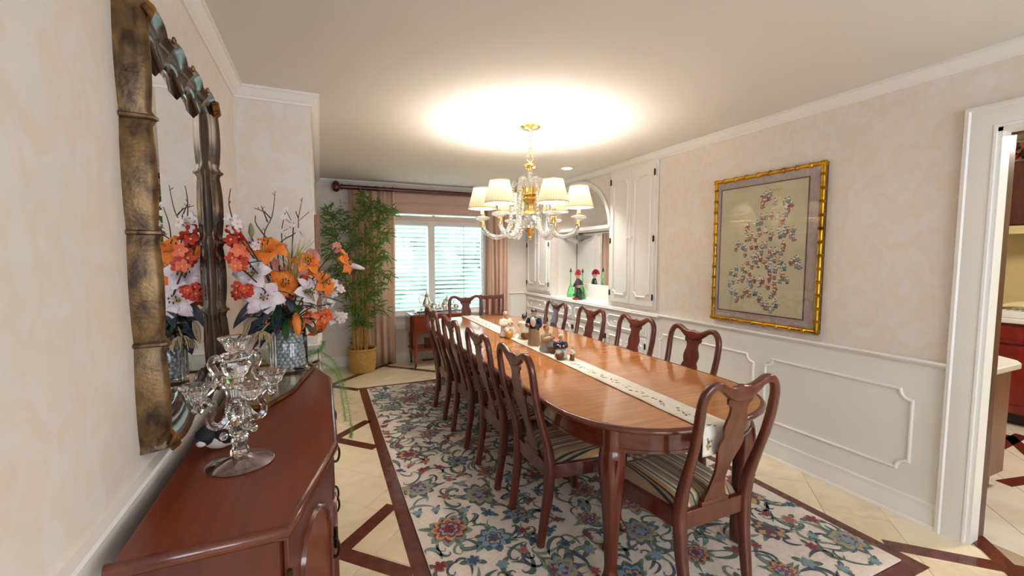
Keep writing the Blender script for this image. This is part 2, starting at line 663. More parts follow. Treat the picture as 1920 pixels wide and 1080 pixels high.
# doorway casing and jamb
CAS = [(-0.055, 0), (0.055, 0), (0.055, 0.026), (0.040, 0.028), (0.034, 0.018), (0.022, 0.020), (-0.040, 0.014), (-0.046, 0.018), (-0.055, 0.016)]
cy = DY1 + 0.053
mb = MB().sweep([(XR - 0.006, cy, 0), (XR - 0.006, cy, DZ + 0.055), (XR - 0.006, DY0 - 0.055, DZ + 0.055), (XR - 0.006, DY0 - 0.055, 0)], CAS, (-1, 0, 0))
mb.box(XR - 0.006, XR + 0.08, DY1 - 0.018, DY1, 0, DZ).box(XR - 0.006, XR + 0.08, DY0, DY0 + 0.018, 0, DZ).box(XR - 0.006, XR + 0.08, DY0, DY1, DZ - 0.018, DZ)
struct('door_1', mb, M['white'])
M['darkwood'] = mat('kitchen_dark_wood', srgb(62, 30, 24), 0.35, col2=srgb(88, 46, 34), nscale=5, stretch=(5, 5, 0.7), distort=1)
mb = MB().box(XR + 0.081, XR + T + 0.02, DY1 - 0.018, DY1 + 0.09, 0, DZ + 0.08).box(XR + 0.081, XR + T + 0.02, DY0 - 0.08, DY1 - 0.018, DZ - 0.02, DZ + 0.08)
struct('door_1_kitchen_casing', mb, M['darkwood'])

# the window: frame, sashes, sill, glass
mb = MB()
yf0, yf1 = YB - 0.015, YB + 0.09
for a, b in ((WX0, WX0 + 0.05), (1.366, 1.456), (WX1 - 0.03, WX1)):
    mb.box(a, b, yf0, yf1, WZ0, WZ1)
mb.box(WX0, WX1, yf0 + 0.01, yf1, WZ1 - 0.03, WZ1).box(WX0, WX1, yf0 + 0.01, yf1, WZ0, WZ0 + 0.03)
M['casing'] = mat('window_casing_paint', srgb(226, 205, 194), 0.5)
wf_ = struct('window_1', mb, M['white'])
mb = MB().box(WX0 - 0.08, WX1 + 0.08, YB - 0.02, YB, WZ1, 1.983).box(WX0 - 0.09, WX0, YB - 0.02, YB, WZ0 - 0.02, WZ1).box(WX1, WX1 + 0.09, YB - 0.02, YB, WZ0 - 0.02, WZ1)
obj('window_casing', mb, M['casing'], parent=wf_)
mb = MB().box(WX0 - 0.1, WX1 + 0.1, YB - 0.06, YB + 0.06, WZ0 - 0.03, WZ0).box(WX0 - 0.07, WX1 + 0.07, YB - 0.018, YB, 0.50, WZ0 - 0.03).box(WX0 - 0.08, WX1 + 0.08, YB - 0.03, YB, 0.44, 0.52)
obj('window_sill', mb, M['white'], parent=wf_, bevel=0.004)
for a, b in ((WX0 + 0.05, 1.366), (1.456, WX1 - 0.03)):
    obj('window_pane', MB().add([(a, YB + 0.087, WZ0 + 0.03), (b, YB + 0.087, WZ0 + 0.03), (b, YB + 0.087, WZ1 - 0.03), (a, YB + 0.087, WZ1 - 0.03)], [(0, 1, 2, 3)]), M['pane'], parent=wf_)
for n, (a, b) in enumerate(((0.25, 1.25), (1.5, 2.8))):
    mb = MB()
    for c in (a, (a + b) / 2 - 0.02, b - 0.04):
        mb.box(c, c + 0.04, YREAR - 0.09, YREAR - 0.03, 0.85, 2.15)
    mb.box(a, b, YREAR - 0.09, YREAR - 0.03, 0.85, 0.89).box(a, b, YREAR - 0.09, YREAR - 0.03, 2.11, 2.15)
    struct('window_%d' % (2 + n), mb, M['white'])  # frames of the added rear windows, out of view, there for fill

# venetian blinds
M['slat'] = thin('blind_slat', srgb(240, 245, 244), 0.5)
for name_x, (a, b) in enumerate(((WX0 + 0.055, 1.362), (1.460, WX1 - 0.035))):
    bl = thing('window_blind', ['white slatted blind in the left half of the window, partly behind the bamboo',
                                'white slatted blind in the right half of the window, behind the far chair'][name_x], 'blind', (a, YB + 0.035, WZ0))
    obj('head_rail', MB().box(a, b, YB + 0.012, YB + 0.062, 1.855, 1.885), M['white'], parent=bl, bevel=0.003)
    ns = 20
    slat0 = None
    w2, tl = 0.031, R(-38)
    for k in range(ns):
        z = 0.70 + (1.845 - 0.70) * k / (ns - 1)
        if slat0 is None:
            sec = [(-w2 * math.cos(tl), -w2 * math.sin(tl)), (-w2 * 0.3 * math.cos(tl), -w2 * 0.3 * math.sin(tl) + 0.003), (w2 * 0.3 * math.cos(tl), w2 * 0.3 * math.sin(tl) + 0.003), (w2 * math.cos(tl), w2 * math.sin(tl))]
            sec = sec + [(p, q - 0.0025) for p, q in reversed(sec)]
            slat0 = obj('slat', MB().prism(sec, a, b, fn=lambda p, q, h: (h - a, p, q)), M['slat'])
            o = slat0
            o.parent = bl
        else:
            o = slat0.copy()
            COL.objects.link(o)
            o.parent = bl
        o.location = (0, 0, z - WZ0)
    obj('bottom_rail', MB().box(a, b, YB + 0.015, YB + 0.058, 0.672, 0.688), M['white'], parent=bl, bevel=0.003)
    cx = a + 0.30 * (b - a) if name_x == 0 else a + 0.60 * (b - a)
    obj('lift_cord', MB().tube([(cx, YB + 0.005, 1.86), (cx, YB + 0.004, 0.69)], 0.0035, 6), M['darkwood'], parent=bl)
    if name_x == 1:
        pts = [(b - 0.004, YB + 0.003, 1.85 - 0.012 * k) for k in range(95)]
        obj('pull_cord', MB().tube(pts, [0.004 + 0.0025 * (k % 2) for k in range(95)], 6), M['darkwood'], parent=bl)

# daylight outside: lawn and shrubs seen through the slats
M['leafout'] = mat('garden_leaves', srgb(50, 84, 66), 0.8, col2=srgb(96, 128, 104), nscale=3)
M['lawn'] = mat('lawn_grass', srgb(84, 112, 72), 0.9, col2=srgb(104, 130, 84), nscale=2)
o = obj('lawn', MB().box(-8, 12, YB + 0.3, 22, -0.4, -0.3), M['lawn'])
o['kind'] = 'structure'
rg = random.Random(5)
for n, (bx, by, br, bh) in enumerate(((2.7, 11.5, 1.9, 2.8),)):
    mb = MB()
    for k in range(80):
        a, rr, zz = rg.uniform(0, 2 * PI), br * math.sqrt(rg.random()), rg.uniform(0.1, 1) * bh
        s = br * rg.uniform(0.25, 0.45)
        mb.ell((bx + rr * math.cos(a) * (1.1 - zz / bh * 0.5), by + rr * math.sin(a), zz - 0.3), (s, s, s * 0.8), 8, 5)
    o = obj('garden_shrub', mb, M['leafout'])
    o['kind'] = 'stuff'
    tag(o, 'dense green shrub outside behind the window blinds', 'shrub')

# curtain rod, curtains, flat valance
M['curtain'] = thin('peach_curtain', srgb(238, 210, 188), 0.35)
M['valance'] = thin('pink_valance', srgb(234, 204, 192), 0.3)
M['rod'] = mat('curtain_rod_wood', srgb(88, 22, 24), 0.25, coat=0.4)
YRD = YB - 0.115
rod = thing('curtain_rod', 'dark red wooden curtain rod with carved ball finial above the window', 'curtain rod', (1.4, YRD, 2.30))
obj('pole', MB().tube([(0.27, YRD, 2.30), (2.62, YRD, 2.30)], 0.028, 16), M['rod'], parent=rod)
rotx = Matrix.Rotation(R(-90), 3, 'Y')
for sx, xx in ((1, 0.27), (-1, 2.62)):
    rm = Matrix.Rotation(R(-90 * sx), 3, 'Y')
    prof = [(0.028, -0.002), (0.038, 0.0), (0.038, 0.014), (0.020, 0.018), (0.020, 0.026), (0.042, 0.032), (0.062, 0.055), (0.065, 0.072), (0.055, 0.098), (0.03, 0.118), (0.0, 0.124)]
    obj('finial', MB().lathe(prof, 18, (xx, YRD, 2.30), rm, rmod=lambda a, z: 1 + (0.10 * math.cos(9 * a) if z > 0.03 else 0)), M['rod'], parent=rod)
for xx in (0.34, 2.55):
    obj('bracket', MB().box(xx - 0.012, xx + 0.012, YRD, YB, 2.285, 2.315), M['rod'], parent=rod)


def curtain(x0, x1, label, nw, amp, seedv):
    rr = random.Random(seedv)
    ph = [rr.uniform(0, 6) for _ in range(4)]
    t = thing('curtain', label, 'curtain', ((x0 + x1) / 2, YRD, 0.01))

    def fn(u, v):
        z = 0.012 + (2.268 - 0.012) * v
        x = x0 + (x1 - x0) * u + 0.012 * math.sin(6 * u + ph[1] + 3 * v)
        y = YRD - 0.01 + amp * math.sin(nw * 2 * PI * u + 0.5 * math.sin(3 * v + ph[0])) * (0.75 + 0.25 * (1 - v)) + 0.012 * math.sin(2.3 * nw * 2 * PI * u + ph[2])
        return (x, y, z)
    obj('panel', MB().grid(fn, 70, 16), M['curtain'], parent=t, solid=0.004, angle=80)
    for k in range(nw + 1):
        xx = x0 + (x1 - x0) * (k + 0.15) / (nw + 0.3)
        pts = [(xx, YRD + 0.036 * math.cos(a), 2.298 + 0.036 * math.sin(a)) for a in [2 * PI * q / 16 for q in range(16)]]
        obj('curtain_ring', MB().tube(pts, 0.005, 6, closed=True, up=(1, 0, 0)), M['rod'], parent=t)


curtain(0.345, 0.895, 'peach full length curtain behind the bamboo, left of the window', 5, 0.035, 1)
curtain(2.20, 2.52, 'peach full length curtain right of the window beside the slatted chair', 4, 0.03, 2)


def vfn(u, v):
    z = 2.018 + 0.254 * v
    y = YB - 0.05 - 0.006 * math.sin(11 * u) - (0.016 if 0.42 < v < 0.5 else 0.0) - 0.012 * v
    return (0.84 + (2.22 - 0.84) * u, y, z)


o = obj('valance', MB().grid(vfn, 30, 24), M['valance'], solid=0.004)
tag(o, 'flat pink fabric valance above the window blinds under the rod', 'valance')

# wall outlet and floor register
ol = thing('wall_outlet', 'cream double wall outlet low on the wall beside the bamboo', 'outlet', (0.335, YB, 0.33))
obj('cover_plate', MB().box(0.295, 0.375, YB - 0.008, YB, 0.27, 0.39), mat('outlet_plastic', srgb(214, 200, 176), 0.4), parent=ol, bevel=0.003)
for dz in (-0.025, 0.025):
    obj('socket', MB().lathe([(0.0, 0.0), (0.016, 0.0), (0.016, 0.003), (0.0, 0.004)], 14, (0.335, YB - 0.0075, 0.33 + dz), Matrix.Rotation(R(90), 3, 'X')), mat('outlet_socket', srgb(150, 132, 110), 0.5), parent=ol)
vn = thing('floor_register', 'dark metal floor register under the tea cart', 'vent', (1.36, 5.84, 0.0))
obj('register_frame', MB().box(1.24, 1.48, 5.80, 5.81, 0.0, 0.006).box(1.24, 1.48, 5.87, 5.88, 0.0, 0.006).box(1.24, 1.25, 5.80, 5.88, 0.0, 0.006).box(1.47, 1.48, 5.80, 5.88, 0.0, 0.006), M['black'], parent=vn)
for k in range(10):
    obj('slat', MB().box(1.258 + 0.0215 * k, 1.266 + 0.0215 * k, 5.81, 5.87, 0.0, 0.004), M['black'], parent=vn)

# ------------------------------------------------------------------ built-in cupboards on the right wall
XP = XR - 0.006


def knob(par, x, y, z, m=None, r=0.012):
    rm = Matrix.Rotation(R(-90), 3, 'Y')
    obj('knob', MB().lathe([(0.005, 0.0), (0.005, 0.008), (r, 0.013), (r, 0.019), (r * 0.6, 0.024), (0, 0.025)], 12, (x, y, z), rm), m or M['white'], parent=par)


def hinge(par, x, y, z):
    obj('hinge', MB().box(x - 0.005, x + 0.001, y - 0.009, y + 0.009, z - 0.026, z + 0.026).tube([(x - 0.005, y, z - 0.032), (x - 0.005, y, z + 0.032)], 0.005, 6), M['darkbrass'], parent=par)


def leaf_door(par, y0, y1, z0, z1, ky, r=0.04, mx=0.055, mz=0.085, hy=None, hz=(), knb=True):
    d = obj('door', MB().box(XP - 0.022, XP, y0 + 0.002, y1 - 0.002, z0, z1), M['white'], parent=par, bevel=0.003)
    pth = [(XP - 0.022, a, b) for a, b in notched(y0 + mx, y1 - mx, z0 + mz, z1 - mz, r)]
    obj('panel_moulding', MB().sweep(pth, BEAD, (-1, 0, 0), closed=True), M['white'], parent=d)
    if knb:
        knob(d, XP - 0.022, ky, (z0 + z1) / 2)
    for z in hz:
        hinge(d, XP - 0.023, hy, z)
    return d


for (y0, y1, lab) in ((3.19, 3.855, 'tall white panelled wall cupboard between the arched niche and the framed embroidery'),
                      (5.245, 5.925, 'tall white panelled wall cupboard in the far corner left of the arched niche')):
    t = thing('wall_cupboard', lab, 'cupboard', (XP, (y0 + y1) / 2, 0.94))
    mb = MB().box(XP - 0.010, XP, y0 - 0.03, y0, 0.915, 2.333).box(XP - 0.010, XP, y1, y1 + 0.022, 0.915, 2.333).box(XP - 0.010, XP, y0, y1, 0.915, 0.945).box(XP - 0.010, XP, y0, y1, 2.30, 2.333)
    obj('face_frame', mb, M['white'], parent=t)
    ym = (y0 + y1) / 2
    leaf_door(t, y0, ym, 0.945, 2.30, ym - 0.03, hy=y0, hz=(1.04, 1.60, 2.22))
    leaf_door(t, ym, y1, 0.945, 2.30, ym + 0.03, hy=y1, hz=(1.04, 1.60, 2.22))

bnd = [3.25, 3.92, 4.59, 5.255, 5.925]
labs = ['white base cupboard below the tall near wall cupboard', 'white base cupboard below the near half of the arched niche',
        'white base cupboard below the far half of the arched niche', 'white base cupboard in the far corner beside the window wall']
for n in range(4):
    y0, y1 = bnd[n], bnd[n + 1]
    t = thing('base_cupboard', labs[n], 'cupboard', (XP, (y0 + y1) / 2, 0.13))
    obj('face_frame', MB().box(XP - 0.012, XP, y0 + 0.001, y1 - 0.001, 0.135, 0.855), M['white'], parent=t)
    dr = obj('drawer', MB().box(XP - 0.030, XP - 0.012, y0 + 0.015, y1 - 0.015, 0.645, 0.825), M['white'], parent=t, bevel=0.003)
    pth = [(XP - 0.030, a, b) for a, b in notched(y0 + 0.05, y1 - 0.05, 0.675, 0.797, 0.028)]
    obj('panel_moulding', MB().sweep(pth, BEAD, (-1, 0, 0), closed=True), M['white'], parent=dr)
    for ky in (y0 + 0.2, y1 - 0.2):
        knob(dr, XP - 0.030, ky, 0.736)
    ym = (y0 + y1) / 2
    for a, b, ky, hy in ((y0 + 0.015, ym, ym - 0.035, y0 + 0.015), (ym, y1 - 0.015, ym + 0.035, y1 - 0.015)):
        d = obj('door', MB().box(XP - 0.030, XP - 0.012, a + 0.002, b - 0.002, 0.16, 0.62), M['white'], parent=t, bevel=0.003)
        pth = [(XP - 0.030, p, q) for p, q in notched(a + 0.045, b - 0.045, 0.21, 0.575, 0.035)]
        obj('panel_moulding', MB().sweep(pth, BEAD, (-1, 0, 0), closed=True), M['white'], parent=d)
        knob(d, XP - 0.030, ky, 0.5)
        for z in (0.23, 0.55):
            hinge(d, XP - 0.031, hy, z)

# ledge that runs over the base cupboards into the niche
mb = MB().box(XP - 0.045, XR + 0.02, 3.10, YB - 0.006, 0.857, 0.868).box(XP - 0.035, XR + 0.02, 3.11, YB - 0.006, 0.868, 0.885)
struct('trim_6', mb, M['white'], bevel=0.004)
# niche: mirror, its frame, shelf with corbels, pleated shell in the arch, scalloped arch trim
nm = thing('niche_mirror', 'wide mirror set into the back of the arched niche', 'mirror', (ND, ac, 1.06))
obj('mirror_glass', MB().box(ND - 0.008, ND, NY0 + 0.02, NY1 - 0.01, 1.06, 1.74), M['mirror'], parent=nm)
mb = MB().box(ND - 0.02, ND, NY0 + 0.001, NY1 - 0.001, 1.03, 1.06).box(ND - 0.05, ND, NY0 + 0.001, NY1 - 0.001, 0.886, 1.03)
obj('lower_rail', mb, M['white'], parent=nm, bevel=0.003)
obj('dark_edge', MB().box(ND - 0.012, ND, NY1 - 0.010, NY1 - 0.001, 1.06, 1.74).box(ND - 0.014, ND, NY0 + 0.001, NY1 - 0.001, 1.74, 1.752), mat('mirror_edge', srgb(120, 112, 106), 0.3), parent=nm)
mb = MB().box(XR + 0.11, ND, NY0 + 0.001, NY1 - 0.001, 1.755, 1.775).box(XR + 0.13, ND, NY0 + 0.001, NY1 - 0.001, 1.775, 1.80)
struct('trim_7', mb, M['white'], bevel=0.006)
for yy in (NY0 + 0.07, NY1 - 0.07):
    pts = spline([(ND - 0.05, yy, 1.75), (ND - 0.20, yy, 1.74), (ND - 0.23, yy, 1.71), (ND - 0.17, yy, 1.67), (ND - 0.08, yy, 1.65), (ND - 0.05, yy, 1.62)], 4)
    o = obj('corbel', MB().tube(pts, (0.03, 0.025), sec=ROUND, up=(0, 1, 0)), M['white'])
    o['kind'] = 'structure'
    o.name = 'trim_%d' % (8 if yy < 4.5 else 9)
M['shell'] = mat('niche_shell_paint', srgb(226, 214, 206), 0.6)
mb = MB()


def shell(u, v):
    t = PI * u
    rr = v
    d = 0.16 + 0.22 * math.sqrt(max(0, 1 - rr * rr)) + 0.010 * abs(math.sin(13 * t)) * rr
    return (XR + d - 0.06, ac + (ar - 0.004) * rr * math.cos(t), 1.80 + (ah - 0.05) * rr * math.sin(t))


mb.grid(shell, 105, 12)
o = struct('trim_10', mb, M['shell'], angle=60)
mb = MB()
outer = [(XR - 0.006, ac + (ar + 0.03) * math.cos(PI * k / 40), NSP + (ah + 0.015) * math.sin(PI * k / 40)) for k in range(41)]
mb.sweep(outer, [(-0.03, 0), (0.012, 0), (0.012, 0.014), (0, 0.02), (-0.03, 0.012)], (-1, 0, 0))
for k in range(46):
    t = PI * (k + 0.5) / 46
    mb.ell((XR + 0.004, ac + (ar - 0.006) * math.cos(t), NSP + (ah - 0.01) * math.sin(t)), (0.012, 0.026, 0.026), 8, 6)
struct('trim_11', mb, M['white'])

# recessed ceiling lights
M['bulb'] = mat('lit_bulb', (1, 1, 1, 1), 0.5, emit=(1, 0.93, 0.82, 1), estr=12.0)
for n, (x, y) in enumerate(((2.49, 4.126), (2.50, 4.962))):
    t = thing('recessed_light', ['small recessed ceiling light near the tall wall cupboard', 'small recessed ceiling light behind the chandelier'][n], 'ceiling light', (x, y, CEIL))
    obj('trim_ring', MB().lathe([(0.055, -0.001), (0.085, -0.001), (0.088, -0.006), (0.06, -0.012), (0.055, -0.008)], 24, (x, y, CEIL)), M['white'], parent=t)
    obj('lamp', MB().lathe([(0.0, -0.020), (0.03, -0.018), (0.054, -0.009), (0.054, -0.002), (0.0, -0.001)], 20, (x, y, CEIL)), M['bulb'], parent=t)
    l = light('recessed_lamp', 'SPOT', (x, y, CEIL - 0.03), 55, (1, 0.94, 0.86), (0, 0, 0), spot_size=R(110), spot_blend=0.6, shadow_soft_size=0.05)

# ------------------------------------------------------------------ ornaments in the niche
M['gglass'] = mat('green_glass', (0.25, 0.85, 0.32, 1), 0.02, trans=0.85, ior=1.45)
M['dgreen'] = mat('dark_green_glaze', srgb(24, 70, 50), 0.3)
M['red'] = mat('red_felt', srgb(170, 14, 34), 0.7)
M['plum'] = mat('dark_plum_felt', srgb(44, 14, 30), 0.7)
M['skin'] = mat('doll_skin', srgb(224, 170, 150), 0.6)
zc = 0.8868
for n, (x, y) in enumerate(((3.06, 4.945), (3.08, 4.69))):
    t = thing('glass_bottle', ['green glass bottle with spear stopper behind the red capped doll', 'green glass bottle with spear stopper behind the dark hatted doll'][n], 'bottle', (x, y, zc))
    prof = [(0.0, 0.002), (0.048, 0.002), (0.052, 0.01), (0.046, 0.06), (0.034, 0.11), (0.016, 0.15), (0.009, 0.19), (0.008, 0.33), (0.0, 0.331)]
    obj('body', MB().lathe(prof, 18, (x, y, zc)), M['gglass'], parent=t)
    obj('stopper', MB().lathe([(0.007, 0.332), (0.016, 0.338), (0.012, 0.36), (0.004, 0.385), (0, 0.395)], 12, (x, y, zc)), M['dgreen'], parent=t)


def elf(x, y, face, hatm, lab, lean, h, brim):
    t = thing('elf_doll', lab, 'figurine', (x, y, zc))
    c = (x, y, zc)
    obj('body', MB().lathe([(0.0, 0.0), (0.05, 0.0), (0.054, 0.02), (0.048, h * 0.3), (0.032, h * 0.5), (0.02, h * 0.56), (0, h * 0.57)], 16, c), M['dgreen'], parent=t)
    d = Vector((math.cos(face), math.sin(face), 0))
    s = Vector((-d.y, d.x, 0))
    for k in (-1, 1):
        a = Vector(c) + s * k * 0.03 + Vector((0, 0, h * 0.48))
        obj('arm', MB().tube(spline([a, a + s * k * 0.028 - Vector((0, 0, 0.05)), a + d * 0.05 + s * k * 0.01 - Vector((0, 0, 0.075))], 4), [0.014] * 4 + [0.012] * 4 + [0.01], 8), M['dgreen'], parent=t)
    hd = Vector(c) + Vector((0, 0, h * 0.66)) + d * 0.004
    o = obj('head', MB().ell(hd, (0.034, 0.034, 0.038)), M['skin'], parent=t)
    obj('nose', MB().ell(hd + d * 0.034, 0.008, 8, 6), M['skin'], parent=o)
    for k in (-1, 1):
        obj('eye', MB().ell(hd + d * 0.030 + s * 0.012 * k + Vector((0, 0, 0.008)), 0.004, 6, 4), M['black'], parent=o)
    if brim:
        obj('hat', MB().lathe([(0.0, 0.012), (0.062, 0.012), (0.066, 0.018), (0.05, 0.035), (0.04, 0.06), (0.02, 0.078), (0, 0.082)], 18, hd), hatm, parent=t)
    else:
        pts = spline([hd + Vector((0, 0, 0.008)), hd + Vector((0, 0, 0.035)), hd + Vector((0, 0, 0.055)) + lean * 0.25, hd + lean * 0.7 + Vector((0, 0, 0.045)), hd + lean + Vector((0, 0, 0.012))], 4)
        rr = [0.044 - 0.034 * (i / (len(pts) - 1)) for i in range(len(pts))]
        obj('hat', MB().tube(pts, rr, 12), hatm, parent=t)
    obj('foot', MB().ell(Vector(c) + d * 0.05 + s * 0.022 + Vector((0, 0, 0.014)), (0.03, 0.02, 0.014)), M['red'], parent=t)
    obj('foot', MB().ell(Vector(c) + d * 0.05 - s * 0.022 + Vector((0, 0, 0.014)), (0.03, 0.02, 0.014)), M['red'], parent=t)


elf(3.19, 4.965, PI * 1.1, M['red'], 'small elf doll in green with a drooping red cap', Vector((-0.02, -0.075, 0)), 0.44, False)
elf(2.965, 4.60, PI * 1.05, M['plum'], 'small elf doll in green with a dark round hat', Vector((0, 0, 0)), 0.27, True)

# ------------------------------------------------------------------ framed embroidery
M['gold'] = mat('gilt_bamboo', srgb(196, 148, 40), 0.28, metal=0.9, col2=srgb(120, 78, 18), nscale=14, lo=0.42, hi=0.75)
M['goldside'] = mat('frame_side_wood', srgb(92, 58, 24), 0.5)
M['linen'] = mat('mauve_linen_mat', srgb(182, 160, 154), 0.85, col2=srgb(166, 144, 140), nscale=120, stretch=(1, 1, 0.2))
M['silk'] = mat('champagne_silk', srgb(206, 190, 158), 0.42, col2=srgb(190, 175, 146), nscale=4, sheen=0.3, bump=0.35, bscale=9, bstretch=(1, 0.5, 3))
M['mauve'] = mat('mauve_braid', srgb(94, 68, 84), 0.7)
PY0, PY1, PZ0, PZ1 = 1.68, 2.505, 0.93, 2.027
pc = thing('framed_embroidery', 'gold bamboo framed silk embroidery of tiny figures on the right wall', 'picture', (XR, (PY0 + PY1) / 2, PZ0))
obj('backing', MB().box(XR - 0.026, XR - 0.001, PY0 + 0.005, PY1 - 0.005, PZ0 + 0.005, PZ1 - 0.005), M['goldside'], parent=pc)


def bamboo_rail(p0, p1, nn):
    p0, p1 = Vector(p0), Vector(p1)
    pts, rad = [], []
    for k in range(nn):
        a, b = k / nn, (k + 1) / nn
        for q, r_ in ((0.0, 0.0165), (0.06, 0.0205), (0.12, 0.015), (0.5, 0.0142), (0.88, 0.015), (0.94, 0.0205)):
            pts.append(p0 + (p1 - p0) * (a + (b - a) * q))
            rad.append(r_)
    pts.append(p1)
    rad.append(0.0165)
    return MB().tube(pts, rad, 10, up=(1, 0, 0))


xf = XR - 0.030
for (a, b, nn) in (((xf, PY0 + 0.017, PZ0), (xf, PY0 + 0.017, PZ1), 13), ((xf, PY1 - 0.017, PZ0), (xf, PY1 - 0.017, PZ1), 13),
                   ((xf, PY0, PZ0 + 0.017), (xf, PY1, PZ0 + 0.017), 9), ((xf, PY0, PZ1 - 0.017), (xf, PY1, PZ1 - 0.017), 9)):
    obj('frame_rail', bamboo_rail(a, b, nn), M['gold'], parent=pc)
obj('mat_board', MB().box(XR - 0.030, XR - 0.0265, PY0 + 0.02, PY1 - 0.02, PZ0 + 0.02, PZ1 - 0.02), M['linen'], parent=pc)
iy0, iy1, iz0, iz1 = PY0 + 0.10, PY1 - 0.065, PZ0 + 0.085, PZ1 - 0.085
obj('silk_panel', MB().box(XR - 0.0315, XR - 0.0302, iy0, iy1, iz0, iz1), M['silk'], parent=pc)
obj('braid', MB().sweep([(XR - 0.0315, iy0, iz0), (XR - 0.0315, iy1, iz0), (XR - 0.0315, iy1, iz1), (XR - 0.0315, iy0, iz1)], [(-0.004, 0), (0.004, 0), (0.004, 0.0015), (-0.004, 0.0015)], (-1, 0, 0), closed=True), M['mauve'], parent=pc)
EMB = [(2.069,1.874),(2.041,1.879),(2.088,1.862),(2.054,1.849),(2.091,1.827),(2.1,1.801),(1.938,1.809),(1.908,1.814),(1.894,1.791),(1.924,1.781),(2.001,1.816),(1.909,1.75),(1.921,1.73),(2.101,1.719),(2.062,1.723),(2.024,1.72),(1.978,1.716),(1.938,1.705),(1.95,1.68),(2.099,1.683),(2.128,1.676),(2.204,1.658),(2.218,1.63),(2.165,1.595),(2.117,1.638),(2.11,1.601),(2.067,1.626),(2.184,1.577),(2.138,1.565),(2.205,1.573),(1.965,1.62),(1.93,1.635),(1.903,1.616),(1.868,1.619),(1.928,1.592),(1.884,1.581),(1.866,1.563),(1.954,1.584),(2.019,1.605),(2.027,1.57),(2.278,1.532),(2.239,1.512),(2.298,1.499),(2.217,1.493),(2.171,1.511),(2.131,1.51),(2.087,1.518),(2.058,1.522),(2.023,1.48),(1.986,1.48),(1.933,1.523),(1.932,1.496),(1.949,1.47),(2.089,1.472),(2.118,1.454),(2.148,1.445),(2.03,1.444),(2.003,1.453),(2.221,1.455),(2.197,1.398),(2.16,1.37),(2.131,1.407),(2.092,1.422),(2.057,1.408),(2.019,1.408),(1.987,1.417),(1.95,1.409),(1.954,1.382),(2.11,1.38),(2.046,1.372),(1.875,1.401),(1.854,1.414),(1.834,1.426),(1.819,1.376),(1.84,1.384),(1.917,1.365),(2.335,1.317),(2.286,1.348),(2.238,1.354),(2.215,1.33),(2.29,1.309),(2.224,1.292),(2.178,1.313),(2.181,1.274),(2.234,1.267),(2.271,1.261),(2.31,1.249),(2.343,1.227),(2.026,1.345),(1.979,1.346),(2.02,1.309),(1.986,1.301),(2.023,1.282),(1.933,1.317),(1.918,1.295),(1.895,1.279),(1.944,1.276),(2.135,1.267),(2.095,1.278),(2.07,1.266),(2.099,1.241),(2.17,1.256),(2.159,1.228),(2.03,1.227),(1.984,1.256),(1.978,1.221),(2.284,1.162),(2.323,1.169),(2.266,1.134),(2.281,1.113),(2.209,1.177),(2.188,1.188),(2.171,1.161),(2.228,1.147),(2.121,1.179),(2.094,1.13),(2.085,1.149),(2.068,1.104),(2.034,1.103),(2.008,1.165),(1.995,1.175),(1.981,1.194),(1.978,1.122),(1.963,1.105),(1.99,1.084),(2.023,1.081),(2.043,1.084),(2.004,1.065)]
threads = [mat('thread_%s' % n, srgb(*c), 0.6) for n, c in (('red', (170, 62, 48)), ('blue', (112, 140, 168)), ('dark', (92, 78, 80)), ('cream', (226, 212, 190)), ('rose', (196, 138, 128)), ('teal', (92, 128, 126)), ('ochre', (168, 120, 70)), ('grey', (150, 144, 140)))]
mb = MB()
re_ = random.Random(11)
for (y, z) in EMB:
    X = XR - 0.0318
    fl_ = lambda yy, zz, ry, rz, mi, dx=0.0: mb.ell((X - dx, yy, zz), (0.0012, ry * 1.25, rz * 1.25), 8, 5, mi=mi)
    bc = re_.choice((0, 0, 1, 4, 4, 5, 6, 7, 3))
    fl_(y, z - 0.012, 0.012, 0.015, bc)
    fl_(y + re_.uniform(-.004, .004), z + 0.006, 0.0075, 0.0075, 3, 0.0006)
    fl_(y + re_.uniform(-.004, .004), z + 0.012, 0.0055, 0.0034, 2, 0.0009)
    for k in range(3):
        fl_(y + re_.uniform(-.016, .016), z - 0.015 + re_.uniform(-.014, .010), re_.uniform(.004, .011), re_.uniform(.003, .007), re_.choice((0, 1, 2, 4, 5, 7)), 0.0007)
    fl_(y - 0.006, z - 0.028, 0.0035, 0.006, 2)
    fl_(y + 0.006, z - 0.028, 0.0035, 0.006, 2)
for k in range(11):
    mb.ell((XR - 0.0318, 1.965 + 0.0065 * k, 1.895 - 0.006 * ((k * 7) % 3)), (0.001, 0.003, 0.004), 6, 4, mi=6)
o = obj('embroidered_figures', mb, threads, parent=pc)
o['kind'] = 'stuff'
obj('picture_glass', MB().add([(XR - 0.037, PY0 + 0.025, PZ0 + 0.025), (XR - 0.037, PY1 - 0.025, PZ0 + 0.025), (XR - 0.037, PY1 - 0.025, PZ1 - 0.025), (XR - 0.037, PY0 + 0.025, PZ1 - 0.025)], [(0, 3, 2, 1)]), M['pane'], parent=pc)

